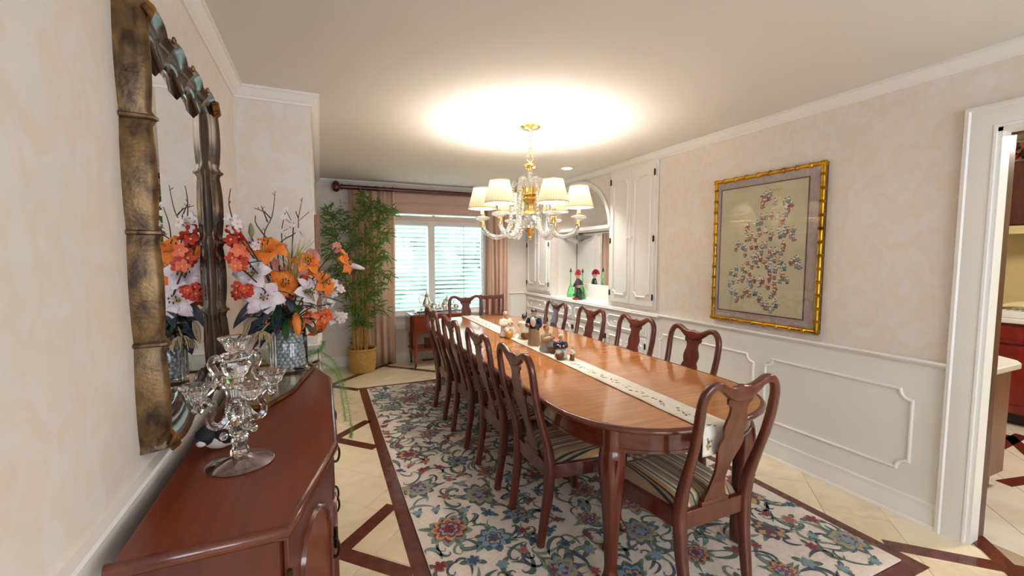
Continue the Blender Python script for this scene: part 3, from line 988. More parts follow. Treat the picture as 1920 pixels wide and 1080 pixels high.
# framed picture on the left side wall beyond the corner, seen edge-on
t = thing('framed_picture', 'wood framed picture seen edge-on on the wall past the corner', 'picture', (XF, 3.8, 1.0))
mb = MB().box(XF + 0.001, XF + 0.028, 3.3, 3.36, 0.98, 1.72).box(XF + 0.001, XF + 0.028, 4.24, 4.3, 0.98, 1.72).box(XF + 0.001, XF + 0.028, 3.36, 4.24, 0.98, 1.04).box(XF + 0.001, XF + 0.028, 3.36, 4.24, 1.66, 1.72)
obj('frame', mb, mat('picture_frame_wood', srgb(136, 92, 62), 0.45), parent=t, bevel=0.003)
obj('canvas', MB().box(XF + 0.001, XF + 0.012, 3.36, 4.24, 1.04, 1.66), mat('picture_canvas', srgb(150, 160, 150), 0.8, col2=srgb(200, 190, 170), nscale=5), parent=t)

# ------------------------------------------------------------------ kitchen beyond the doorway
kf = struct('floor_kitchen', MB().box(XR + T, 6.2, -0.8, 3.2, -0.05, -0.002), mat('kitchen_tile', srgb(222, 212, 196), 0.18, col2=srgb(234, 228, 216), nscale=3, detail=8, distort=1.5))
for a, b in (((5.1, 1.40), (4.62, 1.38)), ((5.00, 1.45), (4.60, 1.20)), ((4.6, 0.98), (3.90, 1.13))):
    strip(a, b, par=kf, z=0.0015)
for k in range(5):
    strip((3.1, -0.6 + 0.43 * k), (5.2, 1.5 + 0.43 * k), w=0.002, par=kf, z=-0.0014)
M['kwall'] = mat('kitchen_wall_paint', srgb(206, 188, 140), 0.7)
struct('wall_kitchen_back', MB().box(5.95, 6.05, -0.8, 3.2, 0, 2.5), M['kwall'])
struct('wall_kitchen_side', MB().box(XR + T, 6.05, 3.2, 3.3, 0, 2.5).box(XR + T, 6.05, -0.9, -0.8, 0, 2.5), M['kwall'])
struct('ceiling_kitchen', MB().box(XR + T, 6.05, -0.9, 3.3, 2.5, 2.6), M['ceiling'])
M['cherry'] = mat('cherry_cabinet', srgb(110, 14, 12), 0.3, coat=0.3, col2=srgb(132, 24, 18), nscale=5, stretch=(5, 5, 0.8))
M['counter'] = mat('white_counter', srgb(232, 232, 228), 0.25)
for n in (1,):
    y0, y1 = 0.98, 1.84
    t = thing('kitchen_cabinet', ['dark cherry base cabinet in the kitchen, at the frame edge', 'dark cherry base cabinet in the kitchen seen through the doorway', 'dark cherry base cabinet in the kitchen, hidden behind the door casing'][n], 'cabinet', (5.5, (y0 + y1) / 2, 0))
    obj('carcass', MB().box(5.32, 5.94, y0 + .001, y1 - .001, 0.10, 0.87).box(5.40, 5.94, y0 + .001, y1 - .001, 0, 0.10, 0), M['cherry'], parent=t)
    obj('toe_kick', MB().box(5.385, 5.40, y0 + .001, y1 - .001, 0.0, 0.10), M['black'], parent=t)
    d = obj('drawer', MB().box(5.295, 5.32, y0 + 0.012, y1 - 0.012, 0.70, 0.85), M['cherry'], parent=t, bevel=0.006)
    obj('drawer_panel', MB().box(5.288, 5.296, y0 + 0.06, y1 - 0.06, 0.735, 0.815), M['cherry'], parent=d, bevel=0.004)
    obj('knob', MB().ell((5.278, (y0 + y1) / 2, 0.775), 0.016, 10, 7), M['silver'], parent=d)
    d = obj('door', MB().box(5.295, 5.32, y0 + 0.012, y1 - 0.012, 0.12, 0.68), M['cherry'], parent=t, bevel=0.006)
    obj('door_panel', MB().box(5.288, 5.296, y0 + 0.08, y1 - 0.08, 0.19, 0.61), M['cherry'], parent=d, bevel=0.004)
    t = thing('upper_cabinet', ['dark wood kitchen wall cabinet at the frame edge', 'dark wood kitchen wall cabinet under the garland', 'dark wood kitchen wall cabinet hidden by the door casing'][n], 'cabinet', (5.75, (y0 + y1) / 2, 1.68))
    obj('carcass', MB().box(5.60, 5.94, y0 + .001, y1 - .001, 1.70, 2.26), M['darkwood'], parent=t)
    obj('door', MB().box(5.578, 5.60, y0 + 0.01, y1 - 0.01, 1.71, 2.25), M['darkwood'], parent=t, bevel=0.005)
    obj('light_valance', MB().box(5.585, 5.60, y0 + .001, y1 - .001, 1.63, 1.70), M['kwall'], parent=t)
o = obj('kitchen_worktop', MB().box(5.27, 5.94, 0.97, 1.85, 0.87, 0.91), M['counter'], bevel=0.008)
tag(o, 'white worktop on the red kitchen cabinets beyond the doorway', 'worktop')
# garland on the wall cabinets
mb = MB()
rg = random.Random(9)
for k in range(110):
    p = Vector((5.68 + rg.uniform(-.08, .08), rg.uniform(1.05, 1.8), 2.345 + rg.uniform(-.035, .10)))
    mi = 0 if rg.random() < 0.55 else (1 if rg.random() < 0.8 else 2)
    mb.ell(p, (rg.uniform(.02, .045), rg.uniform(.02, .045), .012), 6, 4, rot=Euler((rg.uniform(0, 3), rg.uniform(0, 3), 0)).to_matrix(), mi=mi)
o = obj('garland', mb, [mat('garland_leaf', srgb(30, 66, 34), 0.6), mat('garland_red', srgb(160, 24, 20), 0.5), mat('garland_gold', srgb(190, 130, 40), 0.5)])
o['kind'] = 'stuff'
tag(o, 'red and green leafy garland on top of the kitchen wall cabinets', 'garland')
# tray and bowl on the worktop
t = thing('serving_tray', 'pale serving tray with a wire rack on the kitchen worktop', 'tray', (5.45, 1.52, 0.912))
obj('tray_base', MB().box(5.33, 5.58, 1.38, 1.72, 0.912, 0.922).box(5.33, 5.345, 1.38, 1.72, 0.922, 0.965).box(5.565, 5.58, 1.38, 1.72, 0.922, 0.965), M['counter'], parent=t, bevel=0.003)
for k in range(8):
    obj('wire', MB().tube([(5.34, 1.40 + 0.043 * k, 0.975), (5.57, 1.40 + 0.043 * k, 0.975)], 0.003, 6), M['black'], parent=t)
o = obj('towel', MB().grid(lambda u, v: (5.62 + 0.22 * u, 1.30 + 0.5 * v, 0.965 + 0.03 * math.sin(3 * u + 9 * v) * math.sin(PI * u) + 0.03 * math.sin(PI * v)), 12, 26), mat('towel_cloth', srgb(232, 216, 168), 0.9), solid=0.02)
tag(o, 'crumpled pale yellow towel at the back of the kitchen worktop', 'towel')
t = thing('kitchen_peninsula', 'wood panelled peninsula with white top just inside the kitchen doorway', 'counter', (3.55, 1.4, 0))
M['redwood'] = mat('peninsula_wood', srgb(92, 40, 34), 0.3, coat=0.3, col2=srgb(120, 58, 46), nscale=4, stretch=(4, 4, 0.8), distort=1)
obj('side_panel', MB().box(3.20, 3.84, 1.12, 1.66, 0.10, 0.752), M['redwood'], parent=t)
obj('toe_kick', MB().box(3.20, 3.76, 1.15, 1.66, 0.0, 0.10), mat('toe_kick_grey', srgb(96, 92, 92), 0.6), parent=t)
pl = [(3.16, 1.08), (3.84, 1.08), (3.92, 1.12), (4.0, 1.22), (4.0, 1.70), (3.16, 1.70)]
obj('white_top', MB().prism(pl, 0.752, 0.79), M['counter'], parent=t, bevel=0.006)
kl = thing('kitchen_fill_lamp', 'round unseen fill lamp added on the kitchen ceiling, above the frame', 'ceiling light', (4.4, 0.6, 2.5))  # added out of view to light the kitchen
obj('diffuser', MB().lathe([(0.0, -0.07), (0.10, -0.06), (0.17, -0.03), (0.19, 0.0)], 24, (4.4, 0.6, 2.5)), M['bulb'], parent=kl)
light('kitchen_fill_light', 'POINT', (4.4, 0.6, 2.36), 55, (1, 0.93, 0.84), shadow_soft_size=0.15)  # fill from the added kitchen lamp

# ------------------------------------------------------------------ rug
rx0, rx1, ry0, ry1 = RUG
ZR = 0.012
ZL = 0.018
rug = thing('rug', 'cream floral rug with green scrolls and red and blue flowers under the dining table', 'rug', ((rx0 + rx1) / 2, (ry0 + ry1) / 2, 0.003))
obj('rug_pile', MB().box(rx0, rx1, ry0, ry1, 0.003, ZR - 0.0015), mat('rug_ground', srgb(236, 220, 206), 0.95, sheen=0.3, col2=srgb(224, 206, 190), nscale=60, bump=0.4, bscale=500), parent=rug, bevel=0.002)
rugc = [('green', (76, 96, 88)), ('sage', (118, 134, 122)), ('blue', (44, 70, 104)), ('pale_blue', (124, 150, 164)), ('burgundy', (122, 24, 42)), ('rose', (176, 72, 74)), ('gold', (190, 150, 92)), ('navy', (60, 70, 84))]
rugm = [mat('rug_' + n, srgb(*c), 0.95, sheen=0.2, bump=0.4, bscale=500) for n, c in rugc]
rp = MB()
rr = random.Random(21)


def cl(p, z):
    return (min(max(p[0], rx0 + 0.004), rx1 - 0.004), min(max(p[1], ry0 + 0.004), ry1 - 0.004), z)


def flat_strip(pts, ws, z, mi):
    n = len(pts)
    L, Rr = [], []
    for i in range(n):
        a, b = pts[max(i - 1, 0)], pts[min(i + 1, n - 1)]
        d = math.hypot(b[0] - a[0], b[1] - a[1]) or 1
        nx, ny = -(b[1] - a[1]) / d, (b[0] - a[0]) / d
        L.append(cl((pts[i][0] + nx * ws[i], pts[i][1] + ny * ws[i]), z))
        Rr.append(cl((pts[i][0] - nx * ws[i], pts[i][1] - ny * ws[i]), z))
    rp.add(L + Rr, [(i, n + i, n + i + 1, i + 1) for i in range(n - 1)], mi)


def curl(x, y, ang, size, turn, mi, z, thick=0.016, both=True):
    pts, h = [], ang
    n = 16
    for i in range(n + 1):
        t = i / n
        pts.append((x, y))
        h += turn * (0.10 + 0.62 * t * t)
        st = size / n * (1.35 - 0.9 * t)
        x += st * math.cos(h)
        y += st * math.sin(h)
    ws = [thick * (0.12 + 0.88 * math.sin(PI * min(1, (i / n) ** 0.75)) ** 1.2) + (0.006 if i == n else 0) for i in range(n + 1)]
    flat_strip(pts, ws, z, mi)
    if thick > 0.013:
        flat_strip(pts[3:-4], [w * 0.35 for w in ws[3:-4]], z + 0.0003, 1 if mi == 0 else 3)


def petal(x, y, ang, ln, w, mi, z, edge=None):
    def shape(s, zz, m):
        pts = []
        for k in range(9):
            t = k / 8
            ww = w * s * math.sin(PI * min(1, t ** 1.5 + 0.01)) ** 0.8 if k < 8 else 0
            pts.append((t * ln * s, ww))
        poly = [(x + math.cos(ang) * a - math.sin(ang) * b, y + math.sin(ang) * a + math.cos(ang) * b) for a, b in pts + [(a, -b) for a, b in reversed(pts[1:-1])]]
        c = (x + math.cos(ang) * ln * s * 0.5, y + math.sin(ang) * ln * s * 0.5)
        v = [cl(c, zz)] + [cl(p, zz) for p in poly]
        n = len(poly)
        rp.add(v, [(0, 1 + i, 1 + (i + 1) % n) for i in range(n)], m)
    if edge is not None:
        shape(1.0, z, edge)
        shape(0.80, z + 0.0003, mi)
    else:
        shape(1.0, z, mi)


def bloom(x, y, r, kind):
    """alternately full rosettes and open palmettes, each of three or four rings of petals"""
    a0 = rr.uniform(0, 2 * PI)
    full = rr.random() < 0.4
    sp = PI if full else R(118)
    pal = {0: (4, 5, 3, 1), 1: (2, 3, 6, 0), 2: (4, 6, 2, 7), 3: (3, 1, 4, 0)}[kind]
    n = 9 if full else 7
    for lay, (rad, wid, col_, edge, zz) in enumerate(((1.12, .26, pal[0], pal[3], .0012), (0.86, .22, pal[1], 6 if kind != 1 else 3, .0017), (0.60, .17, pal[2], pal[0], .0022), (0.36, .12, pal[0], None, .0027))):
        m = n - lay
        for k in range(m):
            t = -sp + 2 * sp * (k + (0 if full else 0.0)) / (m if full else max(1, m - 1))
            petal(x, y, a0 + t + rr.uniform(-.08, .08), r * rad * rr.uniform(.88, 1.1), r * wid, col_, ZR + zz, edge=edge)
    if not full:
        for sg in (-1, 1):
            petal(x, y, a0 + PI + sg * 0.55, r * 0.8, r * 0.2, 0, ZR + 0.0014, edge=1)
            petal(x, y, a0 + PI + sg * 1.05, r * 1.05, r * 0.17, 1, ZR + 0.0010, edge=0)
        petal(x, y, a0 + PI, r * 0.55, r * 0.2, pal[2], ZR + 0.0026, edge=0)
    for k in range(3):
        petal(x, y, a0 + 2.1 * k, r * 1.45, r * 0.14, 0, ZR + 0.0004, edge=1)


placed = []
flw = []
row = 0
yy = ry0 + 0.16
while yy < ry1 - 0.05:
    xx = rx0 + (0.15 if row % 2 == 0 else 0.37)
    while xx < rx1 - 0.05:
        flw.append((xx + rr.uniform(-.06, .06), yy + rr.uniform(-.06, .06), rr.uniform(.070, .115), rr.choice((0, 0, 1, 2, 2, 3))))
        xx += 0.44
    yy += 0.235
    row += 1
for f in flw:
    bloom(*f)
    placed.append((f[0], f[1], f[2] * 1.1))
for k in range(6000):
    r_ = rr.choice((0.034, 0.028, 0.024))
    p = (rr.uniform(rx0 + .03, rx1 - .03), rr.uniform(ry0 + .03, ry1 - .03))
    if all((p[0] - q[0]) ** 2 + (p[1] - q[1]) ** 2 > (r_ * 1.9 + q[2]) ** 2 for q in placed):
        kd = rr.randint(0, 3)
        m1, m2 = ((4, 5), (2, 3), (5, 6), (3, 1))[kd]
        a0 = rr.uniform(0, 6)
        for j in range(6):
            petal(p[0], p[1], a0 + j * PI / 3, r_ * 1.15, r_ * 0.33, m1, ZR + 0.0012, edge=m2)
        placed.append((p[0], p[1], r_ * 1.6))
        for j in range(2):
            petal(p[0], p[1], a0 + 0.5 + 2.6 * j, r_ * 2.0, r_ * 0.42, 0, ZR + 0.0006)
    if len(placed) > 420:
        break
for (x, y, r_) in list(placed):
    for j in range(5 if r_ > 0.06 else 2):
        a = rr.uniform(0, 2 * PI)
        curl(x + math.cos(a) * r_ * 0.9, y + math.sin(a) * r_ * 0.9, a + rr.uniform(-.7, .7), rr.uniform(.12, .24), rr.choice((-1, 1)) * rr.uniform(.75, 1.1), rr.choice((0, 0, 0, 1, 1, 7)), ZR + rr.choice((0.0, 0.0003)), rr.uniform(.005, .014))
o = obj('woven_pattern', rp, rugm, parent=rug, smooth=False)
o['kind'] = 'stuff'

# ------------------------------------------------------------------ dining table
TX, TY0, TY1, THW, TB, TZ = 1.475, 1.19, 4.60, 0.55, 0.55, 0.76


def oval(inset=0.0, n=22):
    hw, b = THW - inset, TB - inset
    cy0, cy1 = TY0 + TB, TY1 - TB
    pts = []
    e = 2 / 2.5
    for cyy, s in ((cy0, -1), (cy1, 1)):
        for k in range(n + 1):
            t = PI * k / n
            c_, s_ = math.cos(t), math.sin(t)
            x = hw * math.copysign(abs(c_) ** e, c_)
            y = b * abs(s_) ** e
            if s < 0:
                pts.append((TX - x, cyy - y))
            else:
                pts.append((TX + x, cyy + y))
    return pts


table = thing('dining_table', 'long oval mahogany dining table with cabriole legs in the middle of the room', 'table', (TX, (TY0 + TY1) / 2, ZR))
cuts = [TY0 - 0.1, 2.22, 2.53, 2.84, 3.15, 3.46, TY1 + 0.1]
inner = oval(0.022)
for a, b in zip(cuts, cuts[1:]):
    poly = clip(clip(inner, 0, -1, -(a + 0.0006)), 0, 1, b - 0.0006)
    obj('tabletop_leaf', MB().prism(poly, TZ - 0.018, TZ), M['tabletop'], parent=table)
RIM = [(0.0225, 0.0), (0.016, 0.002), (0.010, 0.001), (0.004, -0.003), (0.0, -0.009), (-0.001, -0.015), (0.004, -0.021), (0.012, -0.024), (0.022, -0.026), (0.05, -0.028), (0.05, -0.018), (0.0225, -0.018)]
path = [(x, y, TZ) for x, y in oval(0.0)]
# drop the duplicated points where the two ends join
path = [p for i, p in enumerate(path) if (Vector(p) - Vector(path[i - 1])).length > 1e-4]
obj('top_rim', MB().sweep(path, RIM, (0, 0, 1), closed=True), M['tablerim'], parent=table, angle=60)
ap = [(x, y, 0) for x, y in oval(0.055)]
ap = [p for i, p in enumerate(ap) if (Vector(p) - Vector(ap[i - 1])).length > 1e-4]
obj('apron', MB().sweep(ap, [(0, 0.640), (0.022, 0.640), (0.022, 0.733), (0, 0.733)], (0, 0, 1), closed=True), M['tablerim'], parent=table, angle=60)
obj('apron_bead', MB().sweep([(p[0], p[1], 0.645) for p in ap], [(-0.004, -0.006), (0.0, -0.006), (0.0, 0.006), (-0.004, 0.006)], (0, 0, 1), closed=True), M['tablerim'], parent=table, angle=60)
for (lx, ly, ox, oy) in ((TX - 0.385, 1.42, -1, -1), (TX + 0.385, 1.42, 1, -1), (TX - 0.385, 4.37, -1, 1), (TX + 0.385, 4.37, 1, 1)):
    d = Vector((ox, oy, 0)).normalized()
    c = Vector((lx, ly, 0))
    P_ = lambda o_, z: c + d * o_ + Vector((0, 0, z))
    lg = spline([(0.0, 0.735, 0.044), (0.0, 0.64, 0.044), (0.006, 0.60, 0.048), (0.014, 0.53, 0.046), (0.010, 0.40, 0.036), (-0.002, 0.22, 0.027), (-0.006, 0.10, 0.024), (0.004, 0.055, 0.034), (0.014, 0.032, 0.042), (0.016, ZL + 0.003, 0.036)], 4)
    o = obj('leg', MB().tube([P_(a, z) for a, z, r_ in lg], [r_ * 1.0 for a, z, r_ in lg], sec=ROUND, up=(1, 0, 0)), M['mahogany'], parent=table, angle=60)
    mb = MB()
    for k in range(-3, 4):
        q = Vector((-d.y, d.x, 0))
        a0 = c + d * 0.050 + q * (0.005 * k)
        mb.tube(spline([tuple(a0 + Vector((0, 0, 0.50))), tuple(a0 + q * 0.003 * k + d * 0.006 + Vector((0, 0, 0.56))), tuple(a0 + q * 0.005 * k + d * 0.002 + Vector((0, 0, 0.605)))], 3), 0.0032, 6)
    obj('shell_carving', mb, M['mahogany'], parent=o)

# runner along the table
M['runner'] = mat('runner_linen', srgb(242, 236, 226), 0.85, col2=srgb(234, 226, 214), nscale=40, bump=0.2, bscale=200)
rn = thing('table_runner', 'narrow white runner with embroidered birds down the middle of the table', 'table runner', (1.43, 2.9, TZ))


def runner(u, v):
    xl = 1.336 + 0.085 * u
    w = 0.145
    y = TY0 - 0.006 + (TY1 + 0.0 - TY0) * u
    return (xl + w * v, y, TZ + 0.0042 + 0.0012 * math.sin(70 * u) * math.sin(3 * v + 20 * u) ** 2)


obj('cloth', MB().grid(runner, 140, 6), M['runner'], parent=rn, solid=0.0015)
obj('cloth_drop', MB().grid(lambda u, v: (1.336 + 0.145 * v, TY0 - 0.006 - 0.004 * math.sin(PI * 0.5 * min(1, u * 4)), TZ + 0.0042 - 0.115 * u), 12, 6), M['runner'], parent=rn, solid=0.0015)
mb = MB()
rb = random.Random(4)
for k in range(58):
    u = 0.008 + 0.98 * k / 57 + rb.uniform(-.004, .004)
    x, y, z = runner(u, 0.36 + 0.12 * (k % 2))
    for q in range(5):
        mb.ell((x + rb.uniform(-.014, .014), y + rb.uniform(-.022, .022), z + 0.0012), (rb.uniform(.003, .007), rb.uniform(.004, .010), 0.0009), 7, 4, mi=rb.choice((0, 0, 1, 2, 3)))
for k in range(2):
    for q in range(9):
        mb.ell((1.36 + 0.09 * k + rb.uniform(-.012, .02), TY0 - 0.0115, TZ - 0.06 + rb.uniform(-.02, .02)), (rb.uniform(.003, .008), 0.0009, rb.uniform(.004, .009)), 7, 4, mi=rb.choice((0, 1, 2)))
o = obj('embroidered_birds', mb, [mat('bird_brown', srgb(140, 96, 60), 0.7), mat('bird_blue', srgb(92, 104, 132), 0.7), mat('bird_gold', srgb(190, 148, 84), 0.7), mat('bird_green', srgb(110, 124, 90), 0.7)], parent=rn)
o['kind'] = 'stuff'

# ------------------------------------------------------------------ dining chairs
tan, dk, cr, gr, go = srgb(160, 128, 100), srgb(38, 44, 44), srgb(206, 190, 160), srgb(52, 92, 84), srgb(186, 142, 92)
M['seat'] = stripes('striped_seat', [(0.0, tan), (0.18, dk), (0.22, tan), (0.26, dk), (0.30, go), (0.40, cr), (0.46, gr), (0.51, cr), (0.58, tan), (0.72, gr), (0.77, cr), (0.86, go), (0.92, dk), (0.95, tan)], 0.165)
YBK = [(0.0, -0.045), (0.10, -0.03), (0.25, -0.008), (0.40, 0.0), (0.50, -0.016), (0.60, -0.046), (0.70, -0.076), (0.78, -0.093), (0.86, -0.105), (0.96, -0.117)]
ybk = lambda z: lerp_table(YBK, z)


def make_chair():
    t = thing('dining_chair', 'x', 'chair', (0, 0, 0), group='striped-seat dining chairs', world=False)
    W = M['mahogany']
    for s in (-1, 1):
        pp = spline([(0.172, 0.0, 0.018), (0.173, 0.10, 0.0195), (0.178, 0.25, 0.0225), (0.183, 0.40, 0.0245), (0.185, 0.50, 0.021), (0.190, 0.60, 0.0175), (0.194, 0.70, 0.0165), (0.198, 0.78, 0.0165), (0.199, 0.84, 0.0165)], 4)
        obj('back_post', MB().tube([(s * x, ybk(z), z) for x, z, r_ in pp], [r_ for x, z, r_ in pp], sec=ROUND, up=(1, 0, 0)), W, parent=t, angle=60)
    half = spline([(0.199, 0.838), (0.198, 0.870), (0.189, 0.904), (0.166, 0.932), (0.136, 0.939), (0.106, 0.930), (0.078, 0.913), (0.050, 0.901), (0.022, 0.897), (0.0, 0.897)], 4)
    cp = [(x, ybk(z), z) for x, z in half] + [(-x, ybk(z), z) for x, z in reversed(half[:-1])]
    nn = len(cp)
    rad = []
    for x, y, z in cp:
        k = max(0, 1 - abs(x) / 0.10)
        rad.append((0.0155, 0.0165 + 0.018 * k))
    obj('crest_rail', MB().tube(cp, rad, sec=ROUND, up=(0, 1, 0)), W, parent=t, angle=60)
    SPL = spline([(0.405, 0.060), (0.43, 0.062), (0.46, 0.050), (0.51, 0.037), (0.56, 0.036), (0.61, 0.046), (0.655, 0.062), (0.685, 0.066), (0.705, 0.060), (0.72, 0.052), (0.735, 0.056), (0.76, 0.061), (0.785, 0.056), (0.81, 0.046), (0.835, 0.045), (0.85, 0.052), (0.856, 0.064), (0.875, 0.066), (0.90, 0.060)], 3)
    mb = MB()
    V, F = [], []
    for z, w in SPL:
        y = ybk(z)
        V += [(-w, y - 0.006, z), (w, y - 0.006, z), (w, y + 0.006, z), (-w, y + 0.006, z)]
    n = len(SPL)
    for i in range(n - 1):
        for q in range(4):
            p = (q + 1) % 4
            F.append((i * 4 + q, i * 4 + p, (i + 1) * 4 + p, (i + 1) * 4 + q))
    F += [(3, 2, 1, 0), ((n - 1) * 4, (n - 1) * 4 + 1, (n - 1) * 4 + 2, (n - 1) * 4 + 3)]
    obj('back_splat', mb.add(V, F), W, parent=t, bevel=0.002)
    mb = MB()
    for k in range(-3, 4):
        a = R(90 + 24 * k)
        mb.tube([(0.006 * k, ybk(0.875) + 0.0135, 0.872), (0.03 * math.cos(a) * 1.2 + 0.004 * k, ybk(0.90) + 0.0165, 0.876 + 0.030 * math.sin(a) + 0.006)], [0.003, 0.0055], 6)
    obj('shell_carving', mb, W, parent=t)
    # seat frame and cushion
    wr, wf, dp = 0.178, 0.235, 0.415
    for s in (-1, 1):
        obj('seat_rail', MB().prism([(s * (wr + 0.012), 0.0), (s * (wf + 0.008), dp), (s * (wf - 0.014), dp), (s * (wr - 0.012), 0.0)], 0.335, 0.405), W, parent=t, bevel=0.003)
    obj('seat_rail', MB().prism([(-wf, dp - 0.022), (wf, dp - 0.022), (wf, dp + 0.004), (-wf, dp + 0.004)], 0.335, 0.405), W, parent=t, bevel=0.003)
    obj('seat_rail', MB().box(-wr + 0.004, wr - 0.004, -0.011, 0.011, 0.33, 0.405).box(-0.075, 0.075, -0.012, 0.010, 0.405, 0.424), W, parent=t, bevel=0.003)

    def cush(u, v):
        a, b = 2 * u - 1, v
        k = (1 - abs(a) ** 5) * (1 - abs(2 * b - 1) ** 6)
        w = (wr - 0.012) + (wf - wr) * b
        return (a * w, 0.014 + b * (dp - 0.03), 0.398 + 0.055 * k ** 0.5)
    mb = MB().grid(cush, 19, 19)
    obj('seat_cushion', mb, M['seat'], parent=t, angle=80)
    for s in (-1, 1):
        d = Vector((s, 0.9, 0)).normalized()
        lg = spline([(0.0, 0.398, 0.026), (0.008, 0.345, 0.031), (0.016, 0.29, 0.028), (0.010, 0.20, 0.020), (-0.002, 0.10, 0.0145), (0.0, 0.05, 0.0145), (0.010, 0.024, 0.022), (0.016, 0.010, 0.027), (0.016, 0.0, 0.023)], 4)
        c = Vector((s * (wf - 0.022), dp - 0.02, 0))
        obj('front_leg', MB().tube([c + d * a + Vector((0, 0, z)) for a, z, r_ in lg], [r_ for a, z, r_ in lg], 10, up=(1, 0, 0)), W, parent=t, angle=60)
    return t


chair = make_chair()
spots = [((0.985, 1.945, ZL), -90, 'striped dining chair nearest the camera on the buffet side of the table'),
         ((0.985, 2.51, ZL), -90, 'striped dining chair second from the camera on the buffet side'),
         ((0.984, 3.12, ZL), -90, 'striped dining chair third from the camera on the buffet side'),
         ((0.986, 3.73, ZL), -90, 'striped dining chair furthest from the camera on the buffet side'),
         ((2.115, 2.065, ZL), 90, 'dining chair with carved shell crest nearest the camera on the panelled wall side'),
         ((2.115, 2.63, ZL), 90, 'dining chair with carved shell crest second from the camera on the wall side'),
         ((2.115, 3.24, ZL), 90, 'dining chair with carved shell crest third from the camera on the wall side'),
         ((2.115, 3.87, ZL), 90, 'dining chair with carved shell crest furthest along the wall side'),
         ((1.445, 1.216, ZL), 0, 'striped dining chair at the near head of the table'),
         ((1.555, 4.75, ZL), 180, 'dining chair at the far head of the table before the window')]
for n, (loc, a, lab) in enumerate(spots):
    if n == 0:
        chair.location = loc
        chair.rotation_euler = (0, 0, R(a))
        chair['label'] = lab
    else:
        dup(chair, loc, R(a), lab)
# plain slat-backed chair by the window
M['plainwood'] = mat('plain_chair_wood', srgb(86, 34, 26), 0.35, coat=0.2, col2=srgb(112, 50, 36), nscale=6, stretch=(6, 6, 1))
sx0, sx1, sy, sz = 1.90, 2.215, 5.30, 0.92
t = thing('slat_back_chair', 'plain dark wood slat-backed chair by the right curtain', 'chair', ((sx0 + sx1) / 2, sy, 0))
for x in (sx0, sx1):
    obj('back_post', MB().box(x - 0.016, x + 0.016, sy - 0.016, sy + 0.016, 0, sz + 0.012), M['plainwood'], parent=t, bevel=0.004)
    obj('front_leg', MB().box(x - 0.016, x + 0.016, sy + 0.36, sy + 0.392, 0, 0.43), M['plainwood'], parent=t, bevel=0.004)
obj('top_rail', MB().box(sx0, sx1, sy - 0.012, sy + 0.012, sz - 0.05, sz), M['plainwood'], parent=t, bevel=0.004)
obj('lower_rail', MB().box(sx0, sx1, sy - 0.012, sy + 0.012, 0.63, 0.665), M['plainwood'], parent=t, bevel=0.004)
for x in (sx0 + 0.092, sx0 + 0.178, sx0 + 0.262):
    obj('back_slat', MB().box(x - 0.022, x + 0.022, sy - 0.007, sy + 0.007, 0.66, sz - 0.045), M['plainwood'], parent=t, bevel=0.002)
obj('seat', MB().box(sx0 - 0.02, sx1 + 0.02, sy - 0.02, sy + 0.41, 0.43, 0.455), M['plainwood'], parent=t, bevel=0.006)

# ------------------------------------------------------------------ buffet (sideboard) on the left
BZ = 0.845
BO = [(-0.395, 1.012), (-0.080, 1.008), (0.0325, 1.433), (0.0325, 2.235), (-0.080, 2.66), (-0.395, 2.66)]
bf = thing('sideboard', 'long mahogany sideboard with angled ends below the gilt mirror', 'sideboard', (-0.2, 1.9, 0))
ctr = (-0.2, 1.9)


def inset_poly(poly, d):
    out = []
    n = len(poly)
    for i in range(n):
        p0, p1, p2 = Vector(poly[i - 1]), Vector(poly[i]), Vector(poly[(i + 1) % n])
        d0, d1 = (p1 - p0).normalized(), (p2 - p1).normalized()
        n0, n1 = Vector((-d0.y, d0.x)), Vector((-d1.y, d1.x))
        b = (n0 + n1).normalized()
        q = p1 + b * (d / max(0.3, b.dot(n0)))
        out.append((max(q.x, -0.395), q.y))
    return out


obj('top', MB().prism(inset_poly(BO, 0.014), BZ - 0.03, BZ), M['buffet'], parent=bf)
EDGE = [(0.0142, 0.0), (0.011, 0.001), (0.004, -0.004), (0.0, -0.012), (0.0, -0.022), (0.005, -0.030), (0.013, -0.034), (0.03, -0.036), (0.03, -0.030), (0.0142, -0.030)]
obj('top_edge', MB().sweep([(x, y, BZ) for x, y in BO], EDGE, (0, 0, 1), closed=False), M['tablerim'], parent=bf, angle=70)
obj('carcass', MB().prism(inset_poly(BO, 0.030), 0.06, BZ - 0.032), M['buffetside'], parent=bf)
obj('plinth', MB().prism(inset_poly(BO, 0.020), 0.0, 0.075), M['buffetside'], parent=bf, bevel=0.006)


def on_face(p, q):
    """maps (along, up, out) onto the vertical face from p to q (outside on the right of p->q)"""
    p, q = Vector((p[0], p[1], 0)), Vector((q[0], q[1], 0))
    d = (q - p).normalized()
    n = Vector((d.y, -d.x, 0))
    return (q - p).length, lambda a, b, h: tuple(p + d * a + n * h + Vector((0, 0, b)))


def pull(par, F, a, b, h):
    mb = MB()
    mb.prism([(a - 0.008, b - 0.045), (a + 0.008, b - 0.045), (a + 0.012, b), (a + 0.008, b + 0.045), (a - 0.008, b + 0.045), (a - 0.012, b)], h, h + 0.003, F)
    mb.tube([F(a, b + 0.03, h), F(a, b + 0.03, h + 0.014)], 0.005, 8)
    mb.tube([F(a, b - 0.03, h), F(a, b - 0.03, h + 0.014)], 0.005, 8)
    mb.tube([F(a + x, z, h + o_) for x, z, o_ in spline([(0, b + 0.03, 0.014), (0, b + 0.012, 0.021), (0, b - 0.012, 0.021), (0, b - 0.03, 0.014)], 5)], 0.004, 8)
    obj('pull', mb, M['darkbrass'], parent=par)


